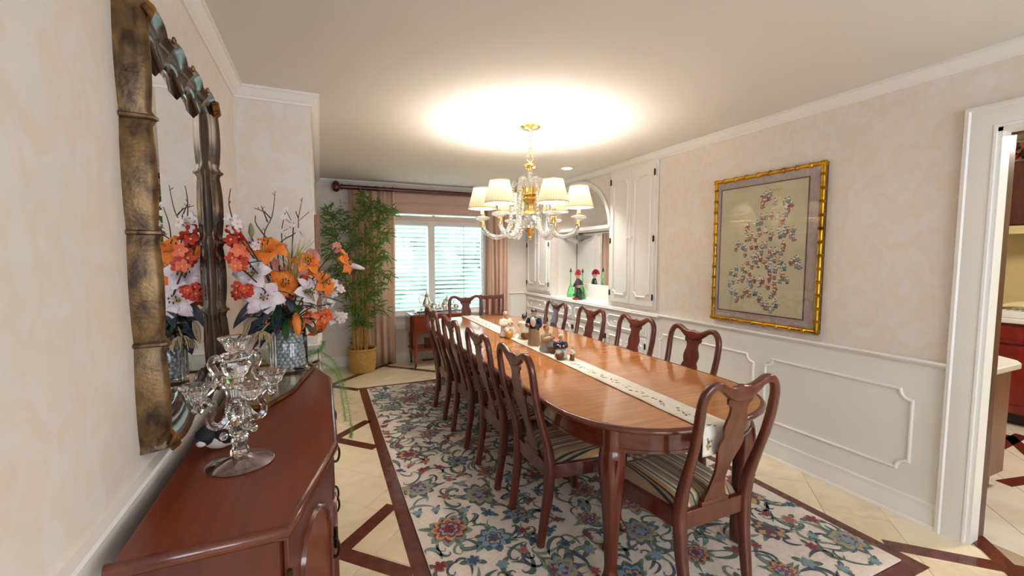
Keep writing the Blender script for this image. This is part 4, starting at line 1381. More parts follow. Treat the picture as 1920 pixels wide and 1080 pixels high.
BI = inset_poly(BO, 0.030)
for k, arched, npan in ((1, True, 1), (2, False, 2), (3, True, 1)):
    L, F = on_face(BI[k], BI[k + 1])
    for j in range(npan):
        a0, a1 = L * j / npan + 0.016, L * (j + 1) / npan - 0.016
        z0, z1 = 0.10, BZ - 0.05
        if not arched:
            dr = obj('drawer', MB().prism([(a0, z1 - 0.15), (a1, z1 - 0.15), (a1, z1), (a0, z1)], 0.0, 0.016, F), M['buffetside'], parent=bf, bevel=0.004)
            pull(dr, F, (a0 + a1) / 2, z1 - 0.075, 0.016)
            z1 -= 0.17
        d = obj('door', MB().prism([(a0, z0), (a1, z0), (a1, z1), (a0, z1)], 0.0, 0.014, F), M['buffetside'], parent=bf, bevel=0.004)
        # raised panel with an arched head
        m = 0.06
        b0, b1 = a0 + m, a1 - m
        top = z1 - m
        arch = [(b0, z0 + m), (b1, z0 + m), (b1, top - 0.10)]
        arch += [(b1 - 0.02 - (b1 - b0 - 0.04) * (1 - math.cos(PI * q / 12)) / 2, top - 0.085 + 0.085 * math.sin(PI * q / 12)) for q in range(13)]
        arch += [(b0, top - 0.10)]
        pth = [F(a, b, 0.014) for a, b in arch]
        nv = Vector(F(0, 0, 1)) - Vector(F(0, 0, 0))
        obj('panel_moulding', MB().sweep(pth, [(0, 0), (-0.012, 0), (-0.008, 0.010), (0, 0.008)], nv, closed=True), M['tablerim'], parent=d)
        obj('raised_panel', MB().prism([(a, b) for a, b in arch], 0.0139, 0.0165, F), M['buffet'], parent=d)
        pull(d, F, a1 - 0.028 if j == 0 else a0 + 0.028, (z0 + z1) / 2 + 0.08, 0.014)
        for zz in (z0 + 0.1, z1 - 0.1):
            obj('hinge', MB().tube([F(a0 - 0.006, zz - 0.03, 0.016), F(a0 - 0.006, zz - 0.036, 0.016), F(a0 - 0.006, zz + 0.03, 0.016)], 0.006, 8), M['darkbrass'], parent=d)

# ------------------------------------------------------------------ gilt mirror above the sideboard
M['gilt'] = mat('antique_gilt', srgb(124, 94, 58), 0.36, metal=0.5, col2=srgb(60, 42, 28), nscale=34, detail=12, distort=0.3, stretch=(1, 1, 0.5), lo=0.36, hi=0.66, bump=0.1, bscale=120)
MY0, MY1, MZ0, MZ1 = 1.345, 2.145, 0.928, 2.05
mr = thing('wall_mirror', 'large mirror in a scalloped antique gilt frame above the sideboard', 'mirror', (XL, 1.85, MZ0))
obj('mirror_glass', MB().box(XL + 0.012, XL + 0.020, MY0 + 0.05, MY1 - 0.05, MZ0 + 0.05, MZ1 - 0.05), M['mirror'], parent=mr)
obj('back_board', MB().box(XL + 0.0005, XL + 0.011, MY0 + 0.03, MY1 - 0.03, MZ0 + 0.03, MZ1 - 0.03), M['goldside'], parent=mr)
GPROF = [(-0.010, 0.0), (-0.004, 0.050), (0.002, 0.062), (0.012, 0.066), (0.020, 0.058), (0.030, 0.050), (0.048, 0.042), (0.060, 0.040), (0.066, 0.034), (0.080, 0.020), (0.080, 0.0)]


WV = 16


def wavy(p, q, waves, amp):
    """serpentine side: outward swell between cusps; returns points and profile heights"""
    p, q = Vector(p), Vector(q)
    d = (q - p)
    nrm = Vector((d.y, -d.x)).normalized()
    pts_, sc_ = [], []
    for i in range(waves * WV):
        t = i / (waves * WV)
        k = abs(math.sin(PI * t * waves)) ** 0.7
        pts_.append(p + d * t + nrm * (amp * k - amp * 0.5))
        sc_.append(1.04 if i % WV == 0 else 0.84 + 0.16 * k)
    return pts_, sc_


outl, oscl = [], []
for a_, b_, w_, am_ in (((MY0, MZ0), (MY1, MZ0), 3, 0.020), ((MY1, MZ0), (MY1, MZ1), 4, 0.012), ((MY1, MZ1), (MY0, MZ1), 4, 0.030), ((MY0, MZ1), (MY0, MZ0), 4, 0.012)):
    p_, s_ = wavy(a_, b_, w_, am_)
    outl += p_
    oscl += s_
pth = [(XL, p.x, p.y) for p in outl]
M['lacquer'] = mat('dark_lacquer_frame', srgb(74, 56, 42), 0.16, metal=0.5, coat=0.5, col2=srgb(34, 26, 26), nscale=7, detail=8)
for (yy_, sg) in ((MY0, 1), (MY1, -1)):
    for k in range(1, 4):
        zz_ = MZ0 + (MZ1 - MZ0) * k / 4
        pts = [(XL + v * 1.03 + 0.001, yy_ + sg * (u - 0.003 if u < 0.01 else u), zz_) for u, v in GPROF[:-1]]
        obj('frame_band', MB().tube(pts, (0.006, 0.004), 6, up=(0, 0, 1)), M['gilt'], parent=mr)
obj('frame', MB().sweep(pth, GPROF, (1, 0, 0), closed=True, scl=oscl, split=3), [M['gilt'], M['lacquer']], parent=mr, angle=50)
M['giltdark'] = mat('antique_gilt_ornament', srgb(150, 104, 50), 0.35, metal=0.7, col2=srgb(70, 42, 22), nscale=30)
for (y, z) in ((MY0, MZ0), (MY1, MZ0), (MY1, MZ1), (MY0, MZ1)):
    d = (Vector(((MY0 + MY1) / 2, (MZ0 + MZ1) / 2)) - Vector((y, z)))
    d = Vector((math.copysign(1, d.x), math.copysign(1, d.y))).normalized()
    q = Vector((-d.y, d.x))
    mb = MB()
    for k in range(-3, 4):
        st = Vector((y, z)) + d * 0.010 + q * 0.005 * k
        en = Vector((y, z)) + d * 0.052 + q * (0.011 * k)
        mb.tube(spline([(XL + 0.058, st.x, st.y), (XL + 0.069, (st.x + en.x) / 2, (st.y + en.y) / 2), (XL + 0.050, en.x, en.y)], 3), [0.005] * 6 + [0.0065], 6)
    obj('shell_ornament', mb, M['giltdark'], parent=mr)
for k in range(1, 4):
    y = MY0 + (MY1 - MY0) * k / 4
    for zz_, kk in ((MZ1, k),) + (((MZ0, k),) if k < 3 else ()):
        yy_ = y if zz_ == MZ1 else MY0 + (MY1 - MY0) * k / 3
        pts = [(XL + 0.068, yy_ + 0.011 * math.cos(a) * (1 - 0.12 * i), zz_ + (-0.012 if zz_ == MZ1 else 0.012) + 0.011 * math.sin(a) * (1 - 0.12 * i)) for i, a in enumerate([0.9 * j for j in range(9)])]
        obj('scroll_ornament', MB().tube(pts, 0.004, 6), M['giltdark'], parent=mr)

# ------------------------------------------------------------------ crystal candelabrum
CX, CY = -0.226, 1.393
cd = thing('candelabrum', 'clear crystal five light candelabrum on the near end of the sideboard', 'candelabrum', (CX, CY, BZ))
cc = (CX, CY, BZ)
obj('base', MB().lathe([(0.0, 0.001), (0.086, 0.001), (0.089, 0.004), (0.086, 0.007), (0.05, 0.014), (0.028, 0.024), (0.024, 0.03), (0.0, 0.031)], 36, cc), pane('pale_glass_foot', (0.86, 0.84, 0.84, 1), 1.0, 0.16), parent=cd)
obj('stem', MB().lathe([(0.0, 0.0305), (0.026, 0.031), (0.024, 0.045), (0.018, 0.06), (0.022, 0.075), (0.018, 0.09), (0.026, 0.10), (0.03, 0.112), (0.020, 0.124), (0.024, 0.14), (0.032, 0.156), (0.034, 0.172), (0.024, 0.19), (0.016, 0.21), (0.018, 0.24), (0.028, 0.262), (0.024, 0.275), (0.0, 0.276)], 10, cc), M['glass'], parent=cd, angle=15)
obj('upper_bowl', MB().lathe([(0.0, 0.2765), (0.022, 0.277), (0.034, 0.295), (0.04, 0.315), (0.034, 0.326), (0.044, 0.334), (0.046, 0.342), (0.03, 0.352), (0.0, 0.353)], 12, cc), M['glass'], parent=cd, angle=15)


def cup(par, x, y, z, s=1.0):
    prof = [(0.0, 0.0), (0.014 * s, 0.001), (0.022 * s, 0.008 * s), (0.026 * s, 0.022 * s), (0.034 * s, 0.036 * s), (0.040 * s, 0.042 * s), (0.036 * s, 0.046 * s), (0.026 * s, 0.044 * s), (0.018 * s, 0.036 * s), (0.014 * s, 0.016 * s), (0, 0.014 * s)]
    obj('candle_cup', MB().lathe(prof, 24, (x, y, z), rmod=lambda a, zz: 1 + (0.05 * math.cos(12 * a) if zz > 0.004 else 0)), M['glass'], parent=par, angle=25)


cup(cd, CX, CY, BZ + 0.3535, 1.05)
for k in range(4):
    a = R(28 + 90 * k)
    dx, dy = math.cos(a), math.sin(a)
    P_ = lambda r_, z: (CX + dx * r_, CY + dy * r_, BZ + z)
    pts = spline([(0.022, 0.165), (0.045, 0.135), (0.066, 0.140), (0.072, 0.165), (0.062, 0.185), (0.060, 0.205), (0.078, 0.222), (0.096, 0.222)], 4)
    ar = obj('arm', MB().tube([P_(r_, z) for r_, z in pts], [0.012 - 0.004 * i / len(pts) for i in range(len(pts))], 8, up=(-dy, dx, 0)), M['glass'], parent=cd)
    pts = spline([(0.026, 0.325), (0.05, 0.345), (0.062, 0.325), (0.05, 0.29), (0.058, 0.26), (0.082, 0.236), (0.098, 0.205), (0.088, 0.196)], 4)
    if k % 2 == 0:
        obj('scroll', MB().tube([P_(r_, z) for r_, z in pts], [0.010] * len(pts), 8, up=(-dy, dx, 0)), M['glass'], parent=ar)
    obj('drop', MB().ell(P_(0.04, 0.10), (0.011, 0.011, 0.014), 8, 6), M['glass'], parent=ar)
    cup(cd, CX + dx * 0.10, CY + dy * 0.10, BZ + 0.228)

cd.scale = (0.96, 0.96, 0.905)

# small black and white bird
t = thing('bird_figurine', 'small round black and white bird behind the candelabrum', 'figurine', (-0.298, 1.535, BZ))
bw, bb = mat('bird_white', srgb(226, 216, 200), 0.8), mat('bird_black', srgb(22, 22, 34), 0.7)
c = Vector((-0.298, 1.535, BZ))
obj('body', MB().ell(c + Vector((0, 0, 0.034)), (0.048, 0.042, 0.034)), bw, parent=t)
h = obj('head', MB().ell(c + Vector((-0.030, -0.022, 0.050)), (0.030, 0.028, 0.028)), bb, parent=t)
obj('beak', MB().lathe([(0.006, 0), (0.003, 0.010), (0, 0.016)], 8, c + Vector((-0.048, -0.042, 0.046)), Euler((R(95), 0, R(-45))).to_matrix()), bb, parent=h)
obj('cheek', MB().ell(c + Vector((-0.040, -0.038, 0.036)), (0.014, 0.012, 0.012)), bw, parent=h)
for s in (-1, 1):
    obj('wing', MB().ell(c + Vector((0.014, 0.030 * s, 0.044)), (0.034, 0.014, 0.022), rot=Euler((0, R(14), R(8 * s))).to_matrix()), bb, parent=t)
obj('tail', MB().tube([c + Vector((0.035, 0.0, 0.04)), c + Vector((0.075, 0.006, 0.044))], [(0.014, 0.006), (0.010, 0.003)], 8), bb, parent=t)

# tray under the vase
t = thing('mirror_tray', 'low scroll edged mirrored tray under the flower vase on the sideboard', 'tray', (-0.18, 2.35, BZ))
poly = [(-0.345, 1.86), (-0.205, 1.86), (-0.125, 2.03), (-0.095, 2.20), (-0.05, 2.43), (-0.10, 2.55), (-0.345, 2.55)]
obj('tray_plate', MB().prism(poly, BZ + 0.008, BZ + 0.014), mat('tray_mirror', srgb(196, 170, 140), 0.12, metal=0.9), parent=t)
obj('tray_rim', MB().sweep([(x, y, BZ + 0.014) for x, y in poly], [(-0.004, -0.008), (0.004, -0.008), (0.005, 0.006), (-0.005, 0.006)], (0, 0, 1), closed=True), M['giltdark'], parent=t)
for (x, y) in ((-0.33, 1.88), (-0.215, 1.88), (-0.075, 2.42), (-0.33, 2.53)):
    obj('foot', MB().ell((x, y, BZ + 0.0064), (0.012, 0.012, 0.006), 10, 6), M['giltdark'], parent=t)
for s, (x, y) in ((1, (-0.055, 2.44)),):
    pts = spline([(x - 0.01, y - 0.06, BZ + 0.016), (x + 0.02, y - 0.03, BZ + 0.03), (x + 0.03, y + 0.02, BZ + 0.035), (x + 0.0, y + 0.05, BZ + 0.02)], 5)
    obj('handle', MB().tube(pts, 0.006, 8), M['giltdark'], parent=t)

# glass vase with clear marbles
VX, VY, VZ0 = -0.158, 2.415, BZ + 0.0208
vs = thing('glass_vase', 'clear glass cylinder vase filled with clear marbles holding the flowers', 'vase', (VX, VY, VZ0))
prof = [(0.0, 0.0), (0.078, 0.0), (0.082, 0.004), (0.082, 0.216), (0.0805, 0.218), (0.079, 0.216), (0.079, 0.012), (0.0, 0.011)]
obj('cylinder', MB().lathe(prof, 40, (VX, VY, VZ0)), M['glass'], parent=vs)
for k in range(3):
    a = R(200 + 14 * k)
    x, y = VX + 0.089 * math.cos(a), VY + 0.089 * math.sin(a)
    obj('fluted_rib', MB().tube([(x, y, VZ0), (x, y, VZ0 + 0.22)], 0.006, 8), M['glass'], parent=vs)
mb = MB()
rm = random.Random(8)
for lay in range(11):
    for k in range(19):
        a = 2 * PI * (k + 0.5 * (lay % 2)) / 19 + rm.uniform(-.05, .05)
        mb.ell((VX + 0.0665 * math.cos(a), VY + 0.0665 * math.sin(a), VZ0 + 0.024 + 0.0172 * lay), 0.0112, 8, 6)
    for k in range(11):
        a = 2 * PI * k / 11 + rm.uniform(-.1, .1)
        mb.ell((VX + 0.045 * math.cos(a), VY + 0.045 * math.sin(a), VZ0 + 0.024 + 0.0172 * lay), 0.0112, 8, 6)
o = obj('clear_marbles', mb, mat('marble_glass', (0.80, 0.88, 0.90, 1), 0.02, trans=0.4, ior=1.6, spec=0.9), parent=vs)
o['kind'] = 'stuff'

# ------------------------------------------------------------------ flower arrangement
def two_tone(name, c1, c2, lo, hi, transl=0.25):
    """petal cloth, tinted from the throat (u=0) outward along generated coordinates"""
    m = mat(name, c1, 0.6, col2=c2, nscale=18, lo=lo, hi=hi)
    return m


M['or'] = two_tone('orange_petal', srgb(226, 104, 26), srgb(240, 140, 50), .35, .65)
M['or2'] = two_tone('deep_orange_petal', srgb(206, 70, 22), srgb(226, 100, 36), .35, .65)
M['wh'] = two_tone('white_petal', srgb(232, 220, 222), srgb(220, 186, 200), .42, .72)
M['pinkp'] = two_tone('pink_petal', srgb(214, 120, 116), srgb(230, 160, 150), .35, .65)
M['redp'] = two_tone('red_petal', srgb(170, 34, 22), srgb(206, 66, 40), .35, .65)
M['coral'] = two_tone('coral_petal', srgb(222, 88, 56), srgb(236, 126, 92), .35, .65)
M['pale'] = two_tone('pale_pink_petal', srgb(232, 212, 214), srgb(216, 178, 190), .45, .7)
M['leafg'] = mat('silk_leaf_green', srgb(34, 62, 36), 0.45, col2=srgb(54, 88, 48), nscale=12)
M['leafb'] = mat('silk_leaf_blue', srgb(44, 50, 70), 0.5, col2=srgb(74, 84, 100), nscale=12)
M['twig'] = mat('twig_bark', srgb(66, 44, 36), 0.8)
M['stam'] = mat('stamen_yellow', srgb(214, 190, 90), 0.6)
M['straw'] = mat('dry_grass', srgb(190, 168, 96), 0.7, col2=srgb(150, 146, 70), nscale=10)
M['beige'] = mat('dried_flower', srgb(184, 158, 124), 0.8)
M['budg'] = mat('flower_bud_green', srgb(150, 148, 104), 0.6)

fa = thing('flower_arrangement', 'large silk flower arrangement of orange and white lilies in the glass vase', 'flowers', (VX, VY, VZ0 + 0.2))
rf = random.Random(17)
hub = Vector((VX, VY, VZ0 + 0.222))


def frame(d):
    d = Vector(d).normalized()
    u = d.cross(Vector((0, 0, 1)))
    if u.length < 1e-3:
        u = Vector((1, 0, 0))
    u.normalize()
    return d, u, d.cross(u)


def petal_mb(c, d, ang, ln, w, curlb, rise):
    """one recurved petal; the flower opens along d"""
    d, u, v = frame(d)
    rdir = u * math.cos(ang) + v * math.sin(ang)
    sdir = d.cross(rdir)
    c = Vector(c)

    def fn(a, b):
        t = a
        ww = w * math.sin(PI * min(1.0, 0.10 + 0.90 * t)) ** 0.75 * (1 if t < 0.98 else 0.15)
        s = (b - 0.5) * 2
        r_ = ln * t
        h = rise * math.sin(PI * 0.5 * min(1, t * 1.5)) - curlb * t ** 3 + 0.18 * w * s * s
        return c + rdir * (r_ * 0.92) + d * h + sdir * (ww * s + 0.05 * w * math.sin(9 * t + 3 * s)) + d * (0.16 * w * math.sin(11 * t + 2.5 * s) * abs(s))
    return MB().grid(fn, 8, 5)


def lily(c, d, size, m, n=6, rise=None, curlb=None, name='lily', stem=True, wk=0.33):
    rise = size * 0.46 if rise is None else rise
    curlb = size * 0.35 if curlb is None else curlb
    D, u, v = frame(d)
    c = Vector(c)
    mb = MB()
    for k in range(6):
        a = 2 * PI * k / 6 + 0.3
        tip = c + D * size * 0.55 + (u * math.cos(a) + v * math.sin(a)) * size * 0.16
        mb.tube([c, tip], 0.0016, 5, mi=0)
        mb.ell(tip, (0.003, 0.003, 0.006), 6, 4, mi=1)
    if stem:
        mb.tube(spline([tuple(c), tuple(c - D * 0.06), tuple((c + hub) / 2 - D * 0.02), tuple(hub)], 4), 0.0035, 6, mi=2)
    o = obj(name, mb, [M['stam'], M['twig'], M['leafg']], parent=fa)
    a0 = rf.uniform(0, 1)
    for k in range(n):
        obj('petal', petal_mb(c, d, a0 + 2 * PI * k / n, size * rf.uniform(.92, 1.06), size * wk, curlb, rise), m, parent=o, solid=0.0012, angle=80)
    return o


cam_dir = lambda p: (Vector((0, 0, 1.43)) - Vector(p)).normalized()
LIL = [((-0.252, 2.36, 1.433), (0.1, -0.5, 0.9), 0.135, 'or'), ((-0.283, 2.27, 1.352), (-0.2, -0.95, 0.35), 0.096, 'wh'), ((-0.253, 2.29, 1.240), (0.22, -0.95, 0.15), 0.10, 'wh'),
       ((-0.178, 2.39, 1.285), (0.35, -0.75, 0.45), 0.092, 'or'), ((0.095, 2.40, 1.390), (0.9, -0.35, 0.25), 0.085, 'or'), ((-0.075, 2.45, 1.385), (0.3, -0.6, 0.6), 0.085, 'or'),
       ((-0.003, 2.45, 1.285), (0.75, -0.6, 0.3), 0.085, 'or'), ((-0.085, 2.38, 1.245), (0.75, -0.55, 0.25), 0.095, 'wh'), ((-0.145, 2.38, 1.075), (0.05, -0.9, -0.5), 0.075, 'or2'),
       ((-0.035, 2.42, 1.075), (0.5, -0.6, -0.7), 0.07, 'or2'), ((-0.20, 2.44, 1.10), (-0.3, -0.8, -0.3), 0.07, 'or2')]
for c, d, s, m in LIL:
    lily(c, d, s, M[m])


def blossom_cluster(name, c, rad, n, size, mats_, spread_dir=None, petals=5, stem=True):
    """a spray of small round blossoms on one branch"""
    mb = MB()
    c = Vector(c)
    for k in range(n):
        p = c + Vector((rf.uniform(-1, 1) * rad[0], rf.uniform(-1, 1) * rad[1], rf.uniform(-1, 1) * rad[2]))
        d = (cam_dir(p) + Vector((rf.uniform(-.6, .6), rf.uniform(-.6, .6), rf.uniform(-.5, .6)))).normalized()
        D, u, v = frame(d)
        mi = rf.randrange(len(mats_))
        for j in range(petals):
            a = 2 * PI * j / petals
            rdir = u * math.cos(a) + v * math.sin(a)
            rot = Matrix((rdir, d.cross(rdir), d)).transposed()
            mb.ell(p + rdir * size * 0.55 + d * size * 0.1, (size * 0.55, size * 0.42, size * 0.12), 8, 5, rot=rot, mi=mi)
        mb.ell(p + d * size * 0.15, size * 0.2, 6, 4, mi=len(mats_))
        mb.tube([p, c + (p - c) * 0.3 + Vector((0, 0, -size * 0.6))], 0.0016, 5, mi=len(mats_) + 1)
    if stem:
        mb.tube(spline([tuple(c), tuple((c + hub) * 0.5 + Vector((0, 0, 0.03))), tuple(hub)], 5), 0.003, 6, mi=len(mats_) + 1)
    return obj(name, mb, [M[q] for q in mats_] + [M['stam'], M['twig']], parent=fa)


blossom_cluster('orchid_spray', (-0.325, 2.12, 1.47), (0.018, 0.05, 0.075), 8, 0.028, ('coral', 'redp'))
blossom_cluster('orchid_spray', (-0.318, 2.12, 1.39), (0.022, 0.05, 0.04), 8, 0.026, ('redp', 'coral'))
blossom_cluster('orchid_spray', (-0.325, 2.14, 1.57), (0.018, 0.05, 0.04), 4, 0.024, ('wh',))
blossom_cluster('carnation_cluster', (-0.322, 2.20, 1.285), (0.03, 0.03, 0.025), 12, 0.022, ('redp',))
blossom_cluster('gladiolus_head', (-0.022, 2.40, 1.120), (0.06, 0.03, 0.026), 18, 0.021, ('or2', 'coral'))
blossom_cluster('pink_daisy', (-0.10, 2.42, 1.368), (0.012, 0.01, 0.01), 3, 0.034, ('pinkp',), petals=9)
blossom_cluster('pink_daisy', (-0.045, 2.48, 1.430), (0.012, 0.01, 0.01), 2, 0.036, ('pinkp',), petals=9)
blossom_cluster('pink_daisy', (0.076, 2.5, 1.479), (0.008, 0.008, 0.008), 2, 0.024, ('pinkp',), petals=8)
blossom_cluster('pale_spray', (0.06, 2.5, 1.262), (0.05, 0.03, 0.03), 9, 0.026, ('pale', 'pale'))
blossom_cluster('pale_spray', (0.066, 2.5, 1.09), (0.04, 0.03, 0.024), 7, 0.026, ('pale', 'wh'))
blossom_cluster('white_bead_spray', (0.03, 2.45, 1.178), (0.03, 0.02, 0.026), 14, 0.011, ('wh',), petals=4)
blossom_cluster('pale_spray', (-0.30, 2.30, 1.50), (0.03, 0.03, 0.03), 5, 0.022, ('pale',))
blossom_cluster('pale_spray', (-0.12, 2.45, 1.60), (0.09, 0.03, 0.07), 8, 0.014, ('wh',))
blossom_cluster('rose_filler', (-0.17, 2.45, 1.24), (0.14, 0.05, 0.09), 16, 0.030, ('redp', 'or2'))
blossom_cluster('rose_filler', (-0.14, 2.47, 1.36), (0.12, 0.05, 0.05), 12, 0.026, ('or', 'pinkp'))


def bud(name, c, d, ln, w, m):
    D, u, v = frame(d)
    rot = Matrix((u, v, D)).transposed()
    mb = MB().lathe([(0, 0), (w * .6, ln * .12), (w, ln * .4), (w * .75, ln * .75), (w * .3, ln * .95), (0, ln)], 12, c, rot, rmod=lambda a, z: 1 + 0.08 * math.cos(3 * a))
    mb.tube(spline([tuple(c), tuple((Vector(c) + hub) / 2 - D * 0.02), tuple(hub)], 4), 0.003, 6, mi=1)
    obj(name, mb, [m, M['leafg']], parent=fa)


bud('lily_bud', (0.118, 2.42, 1.392), (0.95, -0.1, -0.28), 0.10, 0.015, M['wh'])
bud('lily_bud', (-0.12, 2.30, 1.165), (0.1, -0.2, -1), 0.12, 0.020, M['or'])
bud('lily_bud', (-0.329, 2.25, 1.475), (-0.1, -0.2, 1), 0.06, 0.016, M['budg'])
bud('lily_bud', (-0.287, 2.30, 1.515), (0, -0.1, 1), 0.07, 0.013, M['budg'])


def leaf(c, d, ln, w, m, droop=0.2, par=fa, name='leaf'):
    c = Vector(c)
    D = Vector(d).normalized()
    s = D.cross(Vector((0, 0, 1))).normalized() if abs(D.z) < 0.98 else Vector((1, 0, 0))
    nn = s.cross(D)

    def fn(a, b):
        q = (b - 0.5) * 2
        ww = w * math.sin(PI * min(1, 0.04 + 0.96 * a)) ** 0.8
        return c + D * ln * a + s * ww * q + nn * (0.25 * ww * abs(q)) - Vector((0, 0, droop * ln * a * a))
    obj(name, MB().grid(fn, 9, 5), m, parent=par, solid=0.001, angle=80)


LV = [((-0.13, 2.33, 1.215), (0.9, -0.15, -0.10), 0.13, 0.018, 'leafg'), ((-0.31, 2.24, 1.392), (0.8, 0, 0.35), 0.08, 0.016, 'leafg'), ((-0.19, 2.36, 1.20), (-0.2, -0.6, -0.7), 0.12, 0.022, 'leafg'),
      ((-0.13, 2.38, 1.16), (0.3, -0.5, -0.7), 0.10, 0.024, 'leafg'), ((-0.22, 2.40, 1.16), (-0.5, -0.5, -0.3), 0.13, 0.024, 'leafg'), ((-0.17, 2.42, 1.10), (0.2, -0.5, -0.5), 0.09, 0.03, 'leafg'),
      ((-0.26, 2.34, 1.19), (-0.7, -0.5, -0.35), 0.15, 0.022, 'leafb'), ((-0.27, 2.33, 1.14), (-0.5, -0.6, 0.2), 0.14, 0.024, 'leafb'), ((-0.25, 2.36, 1.12), (-0.45, -0.7, -0.2), 0.15, 0.026, 'leafb'),
      ((-0.28, 2.30, 1.24), (-0.45, -0.6, -0.5), 0.16, 0.018, 'leafb'), ((-0.23, 2.40, 1.10), (-0.35, -0.5, -0.6), 0.12, 0.022, 'leafb'), ((-0.24, 2.35, 1.09), (-0.4, -0.9, 0.0), 0.13, 0.022, 'leafb'),
      ((-0.05, 2.48, 1.30), (0.8, -0.1, 0.3), 0.13, 0.014, 'leafg'), ((0.0, 2.46, 1.22), (0.9, -0.1, -0.2), 0.13, 0.014, 'leafg'), ((-0.34, 2.15, 1.52), (0.3, 0.2, 0.8), 0.05, 0.014, 'leafg'),
      ((-0.10, 2.40, 1.31), (0.5, -0.4, -0.6), 0.12, 0.016, 'budg'), ((-0.03, 2.46, 1.34), (0.55, -0.1, -0.7), 0.13, 0.010, 'beige'), ((-0.30, 2.28, 1.15), (-0.3, -0.5, -0.8), 0.10, 0.014, 'beige')]
for k in range(26):
    a = rf.uniform(-1, 1)
    LV.append(((VX + 0.05 * a + rf.uniform(-.04, .04), VY - 0.06 + rf.uniform(-.03, .05), rf.uniform(1.08, 1.26)), (a * 1.1, rf.uniform(-.9, -.2), rf.uniform(-.5, .5)), rf.uniform(.09, .14), rf.uniform(.014, .024), rf.choice(('leafg', 'leafg', 'leafb', 'budg'))))
for k in range(16):
    LV.append(((rf.uniform(-.27, -.20), rf.uniform(2.28, 2.38), rf.uniform(1.07, 1.20)), (rf.uniform(-.8, -.2), rf.uniform(-.7, -.1), rf.uniform(-.6, .4)), rf.uniform(.08, .125), rf.uniform(.014, .022), rf.choice(('leafb', 'leafb', 'leafg', 'beige'))))
for c, d, l_, w_, m_ in LV:
    leaf(c, d, l_, w_, M[m_])
# twigs
TW = [[(-0.18, 2.5, 1.15), (-0.23, 2.48, 1.38), (-0.254, 2.45, 1.53), (-0.215, 2.45, 1.63), (-0.197, 2.45, 1.755)],
      [(-0.222, 2.45, 1.62), (-0.25, 2.44, 1.65), (-0.29, 2.44, 1.665)], [(-0.235, 2.45, 1.60), (-0.262, 2.46, 1.68)],
      [(-0.17, 2.5, 1.20), (-0.20, 2.5, 1.47), (-0.111, 2.5, 1.557), (-0.10, 2.5, 1.63), (-0.078, 2.5, 1.735)], [(-0.10, 2.5, 1.63), (-0.112, 2.5, 1.66)],
      [(-0.17, 2.5, 1.30), (-0.18, 2.5, 1.54), (-0.158, 2.5, 1.66)], [(-0.20, 2.46, 1.46), (-0.28, 2.44, 1.58), (-0.285, 2.44, 1.63)],
      [(-0.2, 2.42, 1.3), (-0.30, 2.2, 1.47), (-0.338, 2.12, 1.62), (-0.335, 2.12, 1.70)], [(-0.2, 2.45, 1.25), (-0.31, 2.18, 1.37), (-0.335, 2.10, 1.44)], [(-0.15, 2.5, 1.25), (-0.02, 2.45, 1.33), (0.085, 2.40, 1.385)]]
for pts in TW:
    sp = spline(pts, 4)
    mb = MB().tube(sp, [0.0036 - 0.0022 * i / (len(sp) - 1) for i in range(len(sp))], 6)
    for q in sp[3::3]:
        mb.tube([q, (q[0] + rf.uniform(-.012, .012), q[1], q[2] + 0.012)], 0.0014, 5)
    obj('twig', mb, M['twig'], parent=fa)
for k in range(34):
    a = rf.uniform(-.7, .9)
    st = Vector((-0.135 + rf.uniform(-.02, .02), 2.42 + rf.uniform(-.02, .02), 1.30))
    en = st + Vector((0.12 * a + 0.02, rf.uniform(-.05, .03), rf.uniform(.13, .24)))
    mid = (st + en) / 2 + Vector((-0.02 * a, 0, 0.02))
    sp = spline([tuple(st), tuple(mid), tuple(en)], 4)
    obj('grass_blade', MB().tube(sp, [0.003 - 0.0024 * i / (len(sp) - 1) for i in range(len(sp))], 5), M['straw'], parent=fa)
mb = MB()
for k in range(60):
    a, b = rf.uniform(0, 2 * PI), rf.uniform(0.2, 1)
    c = Vector((-0.262, 2.26, 1.085))
    en = c + Vector((0.055 * math.cos(a) * b, 0.04 * math.sin(a) * b - 0.01, -0.06 + 0.045 * (1 - b)))
    mb.tube(spline([tuple(c), tuple((c + en) / 2 + Vector((0.012 * math.cos(a), 0.01 * math.sin(a), 0.012))), tuple(en)], 3), 0.0018, 5)
mb.tube(spline([(-0.262, 2.26, 1.085), (-0.22, 2.35, 1.12), tuple(hub)], 4), 0.004, 6)
obj('dried_protea', mb, M['beige'], parent=fa)

